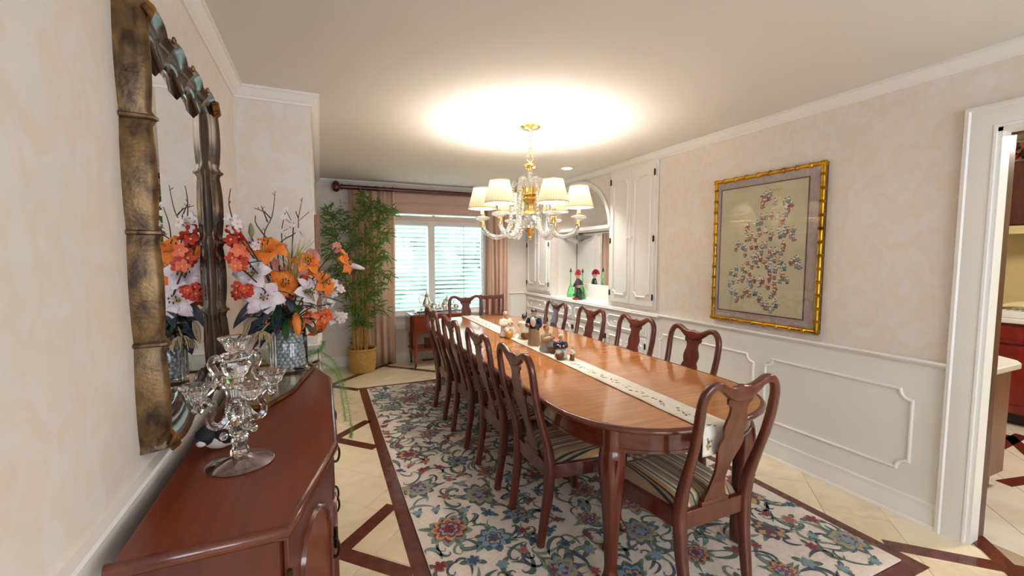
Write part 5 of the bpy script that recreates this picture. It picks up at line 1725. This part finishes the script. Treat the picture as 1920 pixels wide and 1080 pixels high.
# ------------------------------------------------------------------ fern behind the sideboard
fn_ = thing('potted_fern', 'feathery green fern trailing at the far end of the sideboard', 'plant', (-0.20, 2.86, 0.0))
M['fern'] = thin('fern_green', srgb(108, 150, 76), 0.3)
obj('plant_stand', MB().lathe([(0.05, 0.0), (0.055, 0.02), (0.02, 0.04), (0.02, 0.60), (0.05, 0.62), (0.0, 0.621)], 16, (-0.20, 2.855, 0.0)), M['mahogany'], parent=fn_)
obj('pot', MB().lathe([(0.0, 0.6215), (0.045, 0.622), (0.06, 0.74), (0.058, 0.74), (0.05, 0.70), (0.0, 0.70)], 18, (-0.20, 2.855, 0.0)), mat('fern_pot', srgb(150, 120, 90), 0.6), parent=fn_)
FRD = [[(-0.18, 2.85, 0.70), (-0.08, 2.84, 0.86), (0.05, 2.78, 0.80), (0.11, 2.70, 0.62), (0.135, 2.66, 0.42), (0.13, 2.65, 0.36)],
       [(-0.18, 2.85, 0.70), (-0.06, 2.80, 0.80), (0.06, 2.72, 0.74), (0.09, 2.62, 0.60), (0.10, 2.56, 0.50)],
       [(-0.19, 2.85, 0.70), (-0.10, 2.84, 0.82), (-0.02, 2.80, 0.87), (0.0, 2.79, 0.92)],
       [(-0.22, 2.85, 0.70), (-0.27, 2.83, 0.84), (-0.30, 2.80, 0.95)], [(-0.22, 2.85, 0.70), (-0.24, 2.84, 0.86), (-0.22, 2.82, 0.97)],
       [(-0.21, 2.85, 0.70), (-0.32, 2.84, 0.82), (-0.37, 2.81, 0.86)], [(-0.18, 2.85, 0.70), (-0.12, 2.85, 0.86), (-0.10, 2.83, 0.95)]]
for pts in FRD:
    sp = spline(pts, 13)
    mb = MB().tube(sp, 0.0011, 5)
    for i in range(3, len(sp)):
        p = Vector(sp[i])
        d = (p - Vector(sp[i - 1])).normalized()
        for sgn in (-1, 1):
            for hh in (0.0, 0.5):
                s = d.cross(Vector((0.3, -0.6, 0.5))).normalized() * sgn
                l_ = 0.032 * (1.15 - 0.7 * i / len(sp)) * rf.uniform(.7, 1.15)
                a = p - d * hh * 0.012
                e = a + s * l_ + d * 0.012 + Vector((rf.uniform(-.006, .006), rf.uniform(-.008, .008), 0))
                w_ = d * 0.0018
                mb.add([a - w_, a + w_, e], [(0, 1, 2)])
    obj('frond', mb, M['fern'], parent=fn_)

# ------------------------------------------------------------------ bamboo in a woven basket
PX, PYB = 0.440, 5.585
bm_ = thing('potted_bamboo', 'tall leafy bamboo in a woven yellow basket in the window corner', 'plant', (PX, PYB, 0))
M['wicker'] = mat('woven_basket', srgb(206, 166, 92), 0.6, col2=srgb(178, 134, 66), nscale=40, stretch=(1, 1, 3), bump=0.6, bscale=90)
mb = MB()
nb = 20
for k in range(nb):
    z = 0.012 + 0.27 * k / nb
    rad = 0.135 + 0.018 * math.sin(PI * 0.5 * min(1, k / 8)) + 0.006 * k / nb
    pts = [(PX + (rad + 0.0035 * math.cos(18 * a + PI * (k % 2))) * math.cos(a), PYB + (rad + 0.0035 * math.cos(18 * a + PI * (k % 2))) * math.sin(a), z) for a in [2 * PI * q / 72 for q in range(72)]]
    mb.tube(pts, (0.0085, 0.006), 6, closed=True, up=(0, 0, 1))
o = obj('basket', mb, M['wicker'], parent=bm_)
o['kind'] = 'stuff'
pts = [(PX + 0.163 * math.cos(a), PYB + 0.163 * math.sin(a), 0.288) for a in [2 * PI * q / 48 for q in range(48)]]
obj('basket_rim', MB().tube(pts, 0.011, 8, closed=True, up=(0, 0, 1)), M['wicker'], parent=bm_)
obj('basket_liner', MB().lathe([(0.0, 0.005), (0.134, 0.006), (0.150, 0.10), (0.155, 0.27), (0.152, 0.27), (0.146, 0.245), (0.0, 0.246)], 30, (PX, PYB, 0)), M['goldside'], parent=bm_)
M['cane'] = mat('bamboo_cane', srgb(198, 152, 70), 0.4, col2=srgb(168, 130, 56), nscale=6, stretch=(1, 1, 4))
M['bleaf'] = thin('bamboo_leaf', srgb(116, 146, 78), 0.35)
rbm = random.Random(12)
lf = MB()
canes = []
tips = [(-0.30, 0.0, 1.9), (-0.22, 0.05, 1.55), (-0.10, -0.02, 1.75), (0.0, 0.04, 2.02), (0.10, 0.02, 2.10), (0.16, -0.02, 1.92), (0.26, 0.0, 2.05), (0.04, -0.05, 1.65), (0.20, 0.02, 1.5), (-0.14, 0.05, 1.35)]


def bleaf(p, d, ln, w):
    d = Vector(d).normalized()
    s = d.cross(Vector((rbm.uniform(-1, 1), rbm.uniform(-1, 1), rbm.uniform(-1, 1))))
    if s.length < 0.1:
        s = d.orthogonal()
    s = s.normalized() * w
    p = Vector(p)
    m1, m2, e = p + d * ln * 0.35, p + d * ln * 0.7 - Vector((0, 0, ln * 0.06)), p + d * ln - Vector((0, 0, ln * 0.18))
    q6 = [p, m1 - s, m1 + s, m2 - s * .7, m2 + s * .7, e]
    q6 = [Vector((max(v_.x, 0.0), min(v_.y, 5.775), v_.z)) for v_ in q6]
    lf.add(q6, [(0, 1, 2), (1, 3, 4, 2), (3, 5, 4)])
    return
    lf.add([p, m1 - s, m1 + s, m2 - s * .7, m2 + s * .7, e], [(0, 1, 2), (1, 3, 4, 2), (3, 5, 4)])


for (tx, ty, h) in tips:
    b0 = (PX + tx * 0.28 + rbm.uniform(-.03, .03), PYB + rbm.uniform(-.05, .05), 0.246)
    sp = spline([b0, (PX + tx * 0.35, PYB + ty * 0.5, 0.75), (PX + tx * 0.65, PYB + ty, 1.3 if h > 1.4 else 1.0), (PX + tx, PYB + ty, h)], 6)
    n = len(sp)
    obj('cane', MB().tube(sp, [(0.012 if i % 3 else 0.0145) * (1 - 0.55 * i / n) for i in range(n)], 8), M['cane'], parent=bm_)
    canes.append(sp)
CLU = [(.13, 1.93), (.22, 1.98), (.07, 1.75), (.30, 1.82), (.16, 1.62), (.06, 1.50), (.27, 1.50), (.50, 2.14), (.60, 2.08), (.70, 2.05), (.79, 1.98), (.44, 1.95), (.62, 1.84), (.74, 1.76), (.46, 1.72), (.60, 1.60), (.72, 1.50),
       (.36, 1.62), (.48, 1.42), (.63, 1.34), (.74, 1.24), (.34, 1.34), (.20, 1.32), (.10, 1.26), (.50, 1.16), (.66, 1.06), (.38, 1.10), (.26, 1.06), (.56, .92), (.44, .86), (.64, .80), (.33, .86), (.50, .68), (.38, .66)]
for (cx_, cz_) in CLU:
    for q0 in range(8):
        sp = rbm.choice(canes)
        src = min((Vector(p) for c_ in canes for p in c_), key=lambda p: abs(p.x - cx_) + 1.2 * abs(p.z - cz_ + 0.1) + rbm.uniform(0, .15))
        e = Vector((cx_ + rbm.uniform(-.085, .085), PYB - 0.03 + rbm.uniform(-.14, .08), cz_ + rbm.uniform(-.085, .085)))
        e.y = min(e.y, 5.72)
        e.x = max(e.x, 0.05)
        p = e + (src - e).normalized() * min((src - e).length, 0.22)
        if q0 == 0:
            lf.tube([src, p, e], [0.0028, 0.002, 0.001], 4)
        else:
            lf.tube([p, e], [0.002, 0.001], 3)
        br = (e - p).normalized()
        for q in range(6):
            pp = p + (e - p) * (0.3 + 0.7 * q / 5)
            d = br * 0.7 + Vector((rbm.uniform(-1, 1), rbm.uniform(-.6, .4), rbm.uniform(-.85, .3)))
            bleaf(pp, d, rbm.uniform(.08, .14), rbm.uniform(.0075, .012))
o = obj('foliage', lf, M['bleaf'], parent=bm_, smooth=False)
o['kind'] = 'stuff'

# ------------------------------------------------------------------ chandelier
HX, HY = 1.454, 2.94
ch = thing('chandelier', 'six arm crystal and brass chandelier with pleated cream shades over the table', 'chandelier', (HX, HY, CEIL))
H0 = (HX, HY, 0)
obj('canopy', MB().lathe([(0.075, CEIL - 0.001), (0.078, CEIL - 0.010), (0.06, CEIL - 0.024), (0.02, CEIL - 0.032), (0.010, CEIL - 0.045), (0, CEIL - 0.046)], 28, H0), M['brass'], parent=ch)
zz = CEIL - 0.044
k = 0
while zz > 2.195:
    pts = []
    for q in range(14):
        a = 2 * PI * q / 14
        p = (0.010 * math.cos(a), 0.0, 0.0185 * math.sin(a))
        if k % 2:
            p = (0, p[0], p[2])
        pts.append((HX + p[0], HY + p[1], zz - 0.0185 + p[2]))
    obj('chain_link', MB().tube(pts, 0.0026, 6, closed=True, up=(0, 1, 0) if k % 2 == 0 else (1, 0, 0)), M['brass'], parent=ch)
    zz -= 0.0295
    k += 1
pts = [(HX + 0.026 * math.cos(a), HY, 2.163 + 0.026 * math.sin(a)) for a in [2 * PI * q / 20 for q in range(20)]]
obj('hanging_ring', MB().tube(pts, 0.0035, 8, closed=True, up=(0, 1, 0)), M['brass'], parent=ch)
obj('crown', MB().lathe([(0.008, 2.14), (0.012, 2.13), (0.016, 2.125), (0.05, 2.112), (0.044, 2.10), (0.026, 2.088), (0.022, 2.07), (0.012, 2.068), (0, 2.067)], 24, H0, rmod=lambda a, z: 1 + (0.10 * math.cos(10 * a) if z < 2.12 else 0)), M['brass'], parent=ch)
M['crystal'] = mat('cut_crystal', (0.97, 0.98, 1.0, 1), 0.02, trans=0.82, ior=1.5)
obj('glass_stem', MB().lathe([(0.0, 2.066), (0.016, 2.065), (0.020, 2.045), (0.013, 2.03), (0.020, 2.01), (0.014, 1.99), (0.020, 1.965), (0.014, 1.945), (0.0, 1.944)], 12, H0), M['crystal'], parent=ch)
obj('fluted_cup', MB().lathe([(0.0, 1.885), (0.062, 1.886), (0.066, 1.895), (0.060, 1.90), (0.058, 1.935), (0.062, 1.943), (0.05, 1.944), (0.0, 1.9435)], 40, H0, rmod=lambda a, z: 1 + 0.05 * math.cos(20 * a)), M['brass'], parent=ch)
obj('brass_vase', MB().lathe([(0.0, 1.745), (0.058, 1.746), (0.054, 1.76), (0.036, 1.775), (0.034, 1.80), (0.044, 1.835), (0.062, 1.85), (0.066, 1.862), (0.056, 1.872), (0.05, 1.884), (0.0, 1.8845)], 40, H0, rmod=lambda a, z: 1 + 0.045 * math.cos(14 * a)), M['brass'], parent=ch)
obj('crystal_bowl', MB().lathe([(0.0, 1.642), (0.06, 1.643), (0.078, 1.66), (0.082, 1.70), (0.076, 1.735), (0.062, 1.744), (0.0, 1.7445)], 36, H0, rmod=lambda a, z: 1 + 0.045 * math.cos(12 * a + 45 * z)), M['crystal'], parent=ch, angle=20)
obj('finial', MB().lathe([(0.0, 1.555), (0.006, 1.558), (0.014, 1.570), (0.014, 1.578), (0.008, 1.586), (0.018, 1.600), (0.030, 1.618), (0.048, 1.634), (0.05, 1.6415), (0.0, 1.6418)], 24, H0), M['brass'], parent=ch)
M['candle'] = mat('candle_sleeve', srgb(240, 228, 200), 0.5, emit=srgb(255, 226, 170), estr=0.0)
M['shade'] = thin('pleated_shade', srgb(240, 226, 194), 0.03)
M['shadetrim'] = mat('shade_trim', srgb(206, 180, 140), 0.7)
AP = spline([(0.026, 1.90), (0.040, 1.955), (0.068, 1.995), (0.104, 1.998), (0.130, 1.955), (0.138, 1.87), (0.142, 1.76), (0.154, 1.665), (0.190, 1.60), (0.245, 1.578), (0.305, 1.592), (0.345, 1.630), (0.362, 1.672)], 9)
for k in range(6):
    a = R(-23.95 - 7 + 60 * k)
    dx, dy = math.cos(a), math.sin(a)
    pt = lambda r_, z: (HX + dx * r_, HY + dy * r_, z)
    n = len(AP)
    ar = obj('arm', MB().tube([pt(r_, z) for r_, z in AP], [0.0205 if i % 2 else 0.0165 for i in range(n)], 7, up=(-dy, dx, 0)), M['crystal'], parent=ch, smooth=False)
    e = pt(0.365, 0)
    obj('socket_cup', MB().lathe([(0.0, 1.655), (0.017, 1.656), (0.018, 1.69), (0.015, 1.70), (0.0, 1.701)], 16, e), M['brass'], parent=ar)
    obj('bobeche', MB().lathe([(0.0, 1.7015), (0.022, 1.702), (0.046, 1.714), (0.056, 1.722), (0.054, 1.730), (0.034, 1.737), (0.0, 1.738)], 24, e, rmod=lambda a_, z: 1 + 0.03 * math.cos(12 * a_)), M['crystal'], parent=ar)
    obj('brass_collar', MB().lathe([(0.0, 1.7385), (0.020, 1.739), (0.018, 1.752), (0.014, 1.754), (0.0, 1.7545)], 16, e), M['brass'], parent=ar)
    obj('candle_sleeve', MB().lathe([(0.0, 1.755), (0.0125, 1.7555), (0.0125, 1.83), (0.0, 1.8305)], 14, e), M['candle'], parent=ar)
    npl = 72
    pf = [(0.106, 1.795), (0.0985, 1.825), (0.085, 1.875), (0.073, 1.92), (0.0655, 1.952)]
    mb = MB()
    V, F = [], []
    for r_, z in pf:
        for q in range(npl):
            b = 2 * PI * q / npl
            rr_ = r_ + (0.0022 if q % 2 else -0.0022)
            V.append((e[0] + rr_ * math.cos(b), e[1] + rr_ * math.sin(b), z))
    for i in range(len(pf) - 1):
        for q in range(npl):
            p = (q + 1) % npl
            F.append((i * npl + q, i * npl + p, (i + 1) * npl + p, (i + 1) * npl + q))
    sh = obj('lamp_shade', mb.add(V, F), M['shade'], parent=ch, angle=10)
    for r_, z in ((0.1075, 1.797), (0.066, 1.951)):
        pts = [(e[0] + r_ * math.cos(b), e[1] + r_ * math.sin(b), z) for b in [2 * PI * q / 40 for q in range(40)]]
        obj('trim_band', MB().tube(pts, (0.004, 0.0015), 6, closed=True, up=(0, 0, 1)), M['shadetrim'], parent=sh)
    obj('bulb', MB().lathe([(0.0, 1.831), (0.010, 1.833), (0.015, 1.85), (0.013, 1.87), (0.005, 1.895), (0, 1.90)], 12, e), M['bulb'], parent=ar)
    l = light('chandelier_bulb', 'POINT', (e[0], e[1], 1.905), 12.5, (1, 0.94, 0.86), shadow_soft_size=0.045)

# ------------------------------------------------------------------ tea cart with silver tea service
tc_ = thing('tea_cart', 'drop leaf wooden tea cart on casters below the window', 'cart', (1.38, 5.65, 0))
M['cart'] = mat('tea_cart_wood', srgb(120, 48, 26), 0.25, coat=0.4, col2=srgb(142, 64, 36), nscale=5, stretch=(1, 6, 6))
cx0, cx1, cy0, cy1, cz = 1.03, 1.76, 5.44, 5.80, 0.69
obj('top', MB().box(cx0 - 0.01, cx1 + 0.01, cy0 - 0.005, cy1 + 0.005, cz - 0.02, cz), M['cart'], parent=tc_, bevel=0.004)
obj('drop_leaf', MB().box(cx0 + 0.03, cx1 - 0.01, cy0 - 0.022, cy0 - 0.007, 0.455, cz - 0.004), M['cart'], parent=tc_, bevel=0.004)
obj('drop_leaf', MB().box(cx0 + 0.03, cx1 - 0.01, cy1 + 0.007, cy1 + 0.022, 0.455, cz - 0.004), M['cart'], parent=tc_, bevel=0.004)
obj('side_apron', MB().box(cx0, cx0 + 0.02, cy0 + 0.02, cy1 - 0.02, 0.56, cz - 0.02).box(cx1 - 0.02, cx1, cy0 + 0.02, cy1 - 0.02, 0.56, cz - 0.02), M['cart'], parent=tc_)
obj('end_leaf', MB().box(cx0 - 0.022, cx0 - 0.008, cy0 + 0.03, cy1 - 0.03, 0.46, cz - 0.022), M['cart'], parent=tc_, bevel=0.003)
obj('shelf', MB().box(cx0, cx1, cy0 + 0.01, cy1 - 0.01, 0.215, 0.24), M['cart'], parent=tc_, bevel=0.003)
for x in (cx0 + 0.045, cx1 - 0.045):
    for y in (cy0 + 0.03, cy1 - 0.03):
        o = obj('leg', MB().tube([(x, y, 0.67), (x, y, 0.42), (x, y, 0.20), (x, y, 0.055)], [0.026, 0.026, 0.022, 0.015], sec=ROUND, up=(1, 0, 0)), M['cart'], parent=tc_, angle=60)
        obj('caster', MB().lathe([(0.0, -0.010), (0.02, -0.010), (0.024, -0.006), (0.024, 0.006), (0.02, 0.010), (0, 0.010)], 16, (x, y, 0.0245), Matrix.Rotation(R(90), 3, 'Y')).tube([(x, y, 0.06), (x, y, 0.025)], 0.008, 8), M['black'], parent=o)
bx = thing('wooden_box', 'low wooden box on the lower shelf of the tea cart', 'box', (1.38, 5.6, 0.241))
obj('box_body', MB().box(1.24, 1.60, 5.52, 5.72, 0.241, 0.32), M['mahogany'], parent=bx, bevel=0.004)
obj('lid', MB().box(1.235, 1.605, 5.515, 5.725, 0.3205, 0.338), M['mahogany'], parent=bx, bevel=0.004)
obj('clasp', MB().box(1.41, 1.43, 5.512, 5.516, 0.305, 0.33), M['brass'], parent=bx)
ty = thing('serving_tray', 'silver gallery tray with handles under the tea service on the cart', 'tray', (1.40, 5.62, cz))
obj('plate', MB().box(1.10, 1.70, 5.47, 5.77, cz + 0.018, cz + 0.024), M['silver'], parent=ty, bevel=0.002)
obj('gallery', MB().sweep([(1.10, 5.47, cz + 0.024), (1.70, 5.47, cz + 0.024), (1.70, 5.77, cz + 0.024), (1.10, 5.77, cz + 0.024)], [(-0.002, 0), (0.002, 0), (0.004, 0.016), (-0.004, 0.016)], (0, 0, 1), closed=True), M['silver'], parent=ty)
for (x, y) in ((1.13, 5.50), (1.67, 5.50), (1.13, 5.74), (1.67, 5.74)):
    obj('foot', MB().tube(spline([(x, y, cz + 0.0185), (x + 0.012, y, cz + 0.010), (x, y, cz + 0.0058)], 4), 0.005, 8), M['darkbrass'], parent=ty)
for x, s in ((1.095, -1), (1.705, 1)):
    obj('handle', MB().tube(spline([(x, 5.56, cz + 0.03), (x + s * 0.035, 5.58, cz + 0.045), (x + s * 0.04, 5.62, cz + 0.048), (x + s * 0.035, 5.66, cz + 0.045), (x, 5.68, cz + 0.03)], 4), 0.005, 8), M['silver'], parent=ty)
ZT = cz + 0.0245


def pot(name, label, cat, x, y, prof, s, spout=None, handle=None, lid=True, rot=0):
    t = thing(name, label, cat, (x, y, ZT))
    c = (x, y, ZT)
    obj('body', MB().lathe([(r_ * s, z * s) for r_, z in prof], 24, c), M['silver'], parent=t)
    ca, sa = math.cos(rot), math.sin(rot)
    Q = lambda r_, z: (x + ca * r_ * s, y + sa * r_ * s, ZT + z * s)
    if spout:
        sp = spline(spout, 5)
        obj('spout', MB().tube([Q(r_, z) for r_, z in sp], [0.013 * s - 0.007 * s * i / (len(sp) - 1) for i in range(len(sp))], 8), M['silver'], parent=t)
    for hd in (handle or []):
        sp = spline(hd, 5)
        obj('handle', MB().tube([Q(r_, z) for r_, z in sp], 0.0055 * s, 8), M['silver'], parent=t)
    if lid:
        zt, rt_ = prof[-2][1], prof[-2][0]
        o = obj('lid', MB().lathe([(rt_ * s * 1.05, zt * s + 0.001), (rt_ * s * 0.8, (zt + 0.02) * s), (rt_ * s * 0.3, (zt + 0.032) * s), (0.006 * s, (zt + 0.038) * s), (0.012 * s, (zt + 0.05) * s), (0.006 * s, (zt + 0.062) * s), (0, (zt + 0.066) * s)], 20, c), M['silver'], parent=t)


coffee = [(0.0, 0.001), (0.045, 0.001), (0.040, 0.015), (0.022, 0.022), (0.03, 0.035), (0.058, 0.06), (0.066, 0.09), (0.056, 0.125), (0.036, 0.16), (0.032, 0.19), (0.038, 0.205), (0.0, 0.206)]
tea = [(0.0, 0.001), (0.042, 0.001), (0.038, 0.012), (0.022, 0.018), (0.034, 0.03), (0.066, 0.055), (0.072, 0.08), (0.06, 0.11), (0.04, 0.128), (0.042, 0.138), (0.0, 0.139)]
sug = [(0.0, 0.001), (0.034, 0.001), (0.03, 0.010), (0.018, 0.016), (0.03, 0.026), (0.05, 0.05), (0.05, 0.07), (0.036, 0.092), (0.038, 0.10), (0.0, 0.101)]
pot('coffee_pot', 'tall silver coffee pot with looped handle at the left of the tray', 'pot', 1.27, 5.66, coffee, 0.98, [(0.05, 0.07), (0.085, 0.09), (0.09, 0.14), (0.115, 0.19)], [[(-0.035, 0.19), (-0.07, 0.215), (-0.105, 0.18), (-0.095, 0.12), (-0.06, 0.09)]], rot=0)
pot('teapot', 'squat silver teapot at the right of the tea tray', 'pot', 1.55, 5.67, tea, 1.0, [(0.055, 0.06), (0.09, 0.075), (0.095, 0.11), (0.12, 0.14)], [[(-0.045, 0.125), (-0.085, 0.14), (-0.11, 0.10), (-0.09, 0.06), (-0.062, 0.055)]])
pot('sugar_bowl', 'small round silver sugar bowl at the front left of the tray', 'bowl', 1.335, 5.54, sug, 0.95, None, [[(0.035, 0.09), (0.065, 0.085), (0.06, 0.05), (0.045, 0.045)], [(-0.035, 0.09), (-0.065, 0.085), (-0.06, 0.05), (-0.045, 0.045)]])
pot('creamer', 'silver cream jug in the middle of the tea tray', 'jug', 1.475, 5.54, sug, 0.95, [(0.03, 0.08), (0.045, 0.095), (0.06, 0.115)], [[(-0.035, 0.095), (-0.07, 0.10), (-0.07, 0.06), (-0.045, 0.045)]])
pot('waste_bowl', 'open silver bowl at the right end of the tray', 'bowl', 1.635, 5.54, sug, 0.85, None, None, lid=False)

# ------------------------------------------------------------------ glazed figurines on the runner
ZF = TZ + 0.0070
fw, fb, ft, fbr, fs, fg = [mat('glaze_' + n, srgb(*c), r_) for n, c, r_ in (('white', (226, 218, 202), .35), ('navy', (34, 38, 62), .25), ('tan', (172, 146, 112), .5), ('brown', (110, 66, 36), .35), ('clay', (190, 140, 104), .6), ('grey', (170, 166, 158), .5))]
fo = mat('glaze_ochre', srgb(186, 136, 50), .3)


def figure(label, x, y, h, robe, coat_, face, seated, hat=None, beard=False, prop=None, bald=None):
    t = thing('glazed_figurine', label, 'figurine', (x, y, ZF))
    d = Vector((math.cos(face), math.sin(face), 0))
    s = Vector((-d.y, d.x, 0))
    c = Vector((x, y, ZF))
    Z = Vector((0, 0, 1))
    u = h / 6.6 if not seated else h / 4.9
    rot = Matrix((d, s, Z)).transposed()
    waist = h * 0.46 if not seated else h * 0.36
    prof = [(0.0, 0.0), (u * 1.15, 0.0), (u * 1.2, u * 0.3), (u * 1.0, waist * 0.5), (u * 0.95, waist), (0.0, waist + u * 0.05)]
    mb = MB().lathe(prof, 18, c, rot, rmod=lambda a, z: (1 + 0.06 * math.cos(7 * a)) * (1.25 if seated and math.cos(a) > 0 and z < waist * 0.8 else 1))
    if seated:
        for k in (-1, 1):
            mb.tube(spline([tuple(c + s * k * u * 0.4 + Z * waist * 0.85), tuple(c + d * u * 1.5 + s * k * u * 0.75 + Z * waist * 0.8), tuple(c + d * u * 1.75 + s * k * u * 0.8 + Z * u * 0.25)], 4), [u * 0.5] * 5 + [u * 0.42] * 4, 8)
    obj('robe', mb, robe, parent=t)
    top = h - u * 1.35
    prof = [(0.0, waist - u * 0.2), (u * 1.08, waist - u * 0.2), (u * 1.0, waist + (top - waist) * 0.45), (u * 1.0, top - u * 0.35), (u * 0.45, top), (0.0, top + u * 0.05)]
    obj('jacket', MB().lathe([(r_, z) for r_, z in prof], 16, c, rot, rmod=lambda a, z: 1 - 0.2 * abs(math.cos(a))), coat_, parent=t)
    for k in (-1, 1):
        sh = c + s * k * u * 0.85 + Z * (top - u * 0.35)
        el = c + s * k * u * 1.35 + d * u * 0.3 + Z * (waist + u * 0.6)
        hn = c + s * k * u * 0.4 + d * u * 1.35 + Z * (waist + u * 0.9)
        a_ = obj('arm', MB().tube(spline([tuple(sh), tuple(el), tuple(hn)], 5), [u * (0.42 + 0.08 * math.sin(i)) for i in range(11)], 9), coat_, parent=t)
        obj('hand', MB().ell(hn + d * u * 0.25, u * 0.26, 8, 6), fs, parent=a_)
    hd = c + Z * (h - u * 0.62) + d * u * 0.12
    ho = obj('head', MB().ell(hd, (u * 0.52, u * 0.5, u * 0.62), 14, 10).ell(hd + d * u * 0.52, (u * 0.12, u * 0.10, u * 0.14), 8, 6), fs, parent=t)
    obj('hair', MB().ell(hd - d * u * 0.10 + Z * u * 0.14, (u * 0.52, u * 0.53, u * 0.56), 12, 8), bald or fb, parent=ho)
    if beard:
        obj('beard', MB().tube([hd + d * u * 0.42 - Z * u * 0.25, hd + d * u * 0.5 - Z * u * 1.1], [u * 0.3, u * 0.08], 8), fg, parent=ho)
    if hat == 'cap':
        obj('hat', MB().lathe([(u * 0.55, 0), (u * 0.56, u * 0.22), (u * 0.36, u * 0.45), (u * 0.2, u * 0.55), (0, u * 0.6)], 12, hd + Z * u * 0.25), fb, parent=ho)
    if prop:
        prop(t, c, d, s, Z, u, waist)
    return t


def drum(t, c, d, s, Z, u, w):
    obj('jar', MB().lathe([(0, 0), (u * 0.55, 0), (u * 0.78, u * 0.5), (u * 0.74, u * 0.95), (u * 0.5, u * 1.3), (u * 0.3, u * 1.4), (0, u * 1.4)], 16, c + d * u * 2.4 - s * u * 0.9), fo, parent=t)


def fan(t, c, d, s, Z, u, w):
    obj('scroll', MB().ell(c + d * u * 1.7 + s * u * 0.5 + Z * (w + u * 1.5), (u * 0.25, u * 1.0, u * 0.9), 12, 8), fw, parent=t)


def stool(t, c, d, s, Z, u, w):
    obj('stool', MB().lathe([(0, 0), (u * 0.75, 0), (u * 0.95, u * 0.6), (u * 0.92, u * 1.0), (u * 0.75, u * 1.3), (0, u * 1.3)], 16, c - d * u * 0.6 - s * u * 0.7), fbr, parent=t)


def basket(t, c, d, s, Z, u, w):
    obj('basket', MB().lathe([(0, 0), (u * 0.6, 0), (u * 0.95, u * 0.8), (u * 0.8, u * 1.2), (0, u * 1.1)], 14, c + d * u * 2.2 - s * u * 0.6), fbr, parent=t)


figure('white robed figurine leaning over an ochre jar on the runner', 1.400, 3.29, 0.205, fw, fw, R(-75), True, None, True, drum, fg)
figure('white robed figurine with dark hair sitting on a brown stool', 1.494, 3.12, 0.195, fw, fw, R(30), True, 'cap', False, stool)
figure('tallest standing figurine in navy jacket and tan robe holding a scroll', 1.452, 2.86, 0.268, ft, fb, R(-140), False, 'cap', True, fan)
figure('seated tan robed figurine holding a fish on the runner', 1.430, 2.635, 0.185, fg, ft, R(-60), True, None, False, basket, fbr)
figure('navy robed white bearded figurine crouching near the end of the group', 1.432, 2.435, 0.150, fw, fb, R(-110), True, None, True, basket, fw)
figure('smallest brown and white figurine at the near end of the group', 1.455, 2.325, 0.088, fbr, fw, R(-20), False, None, True, None, fg)
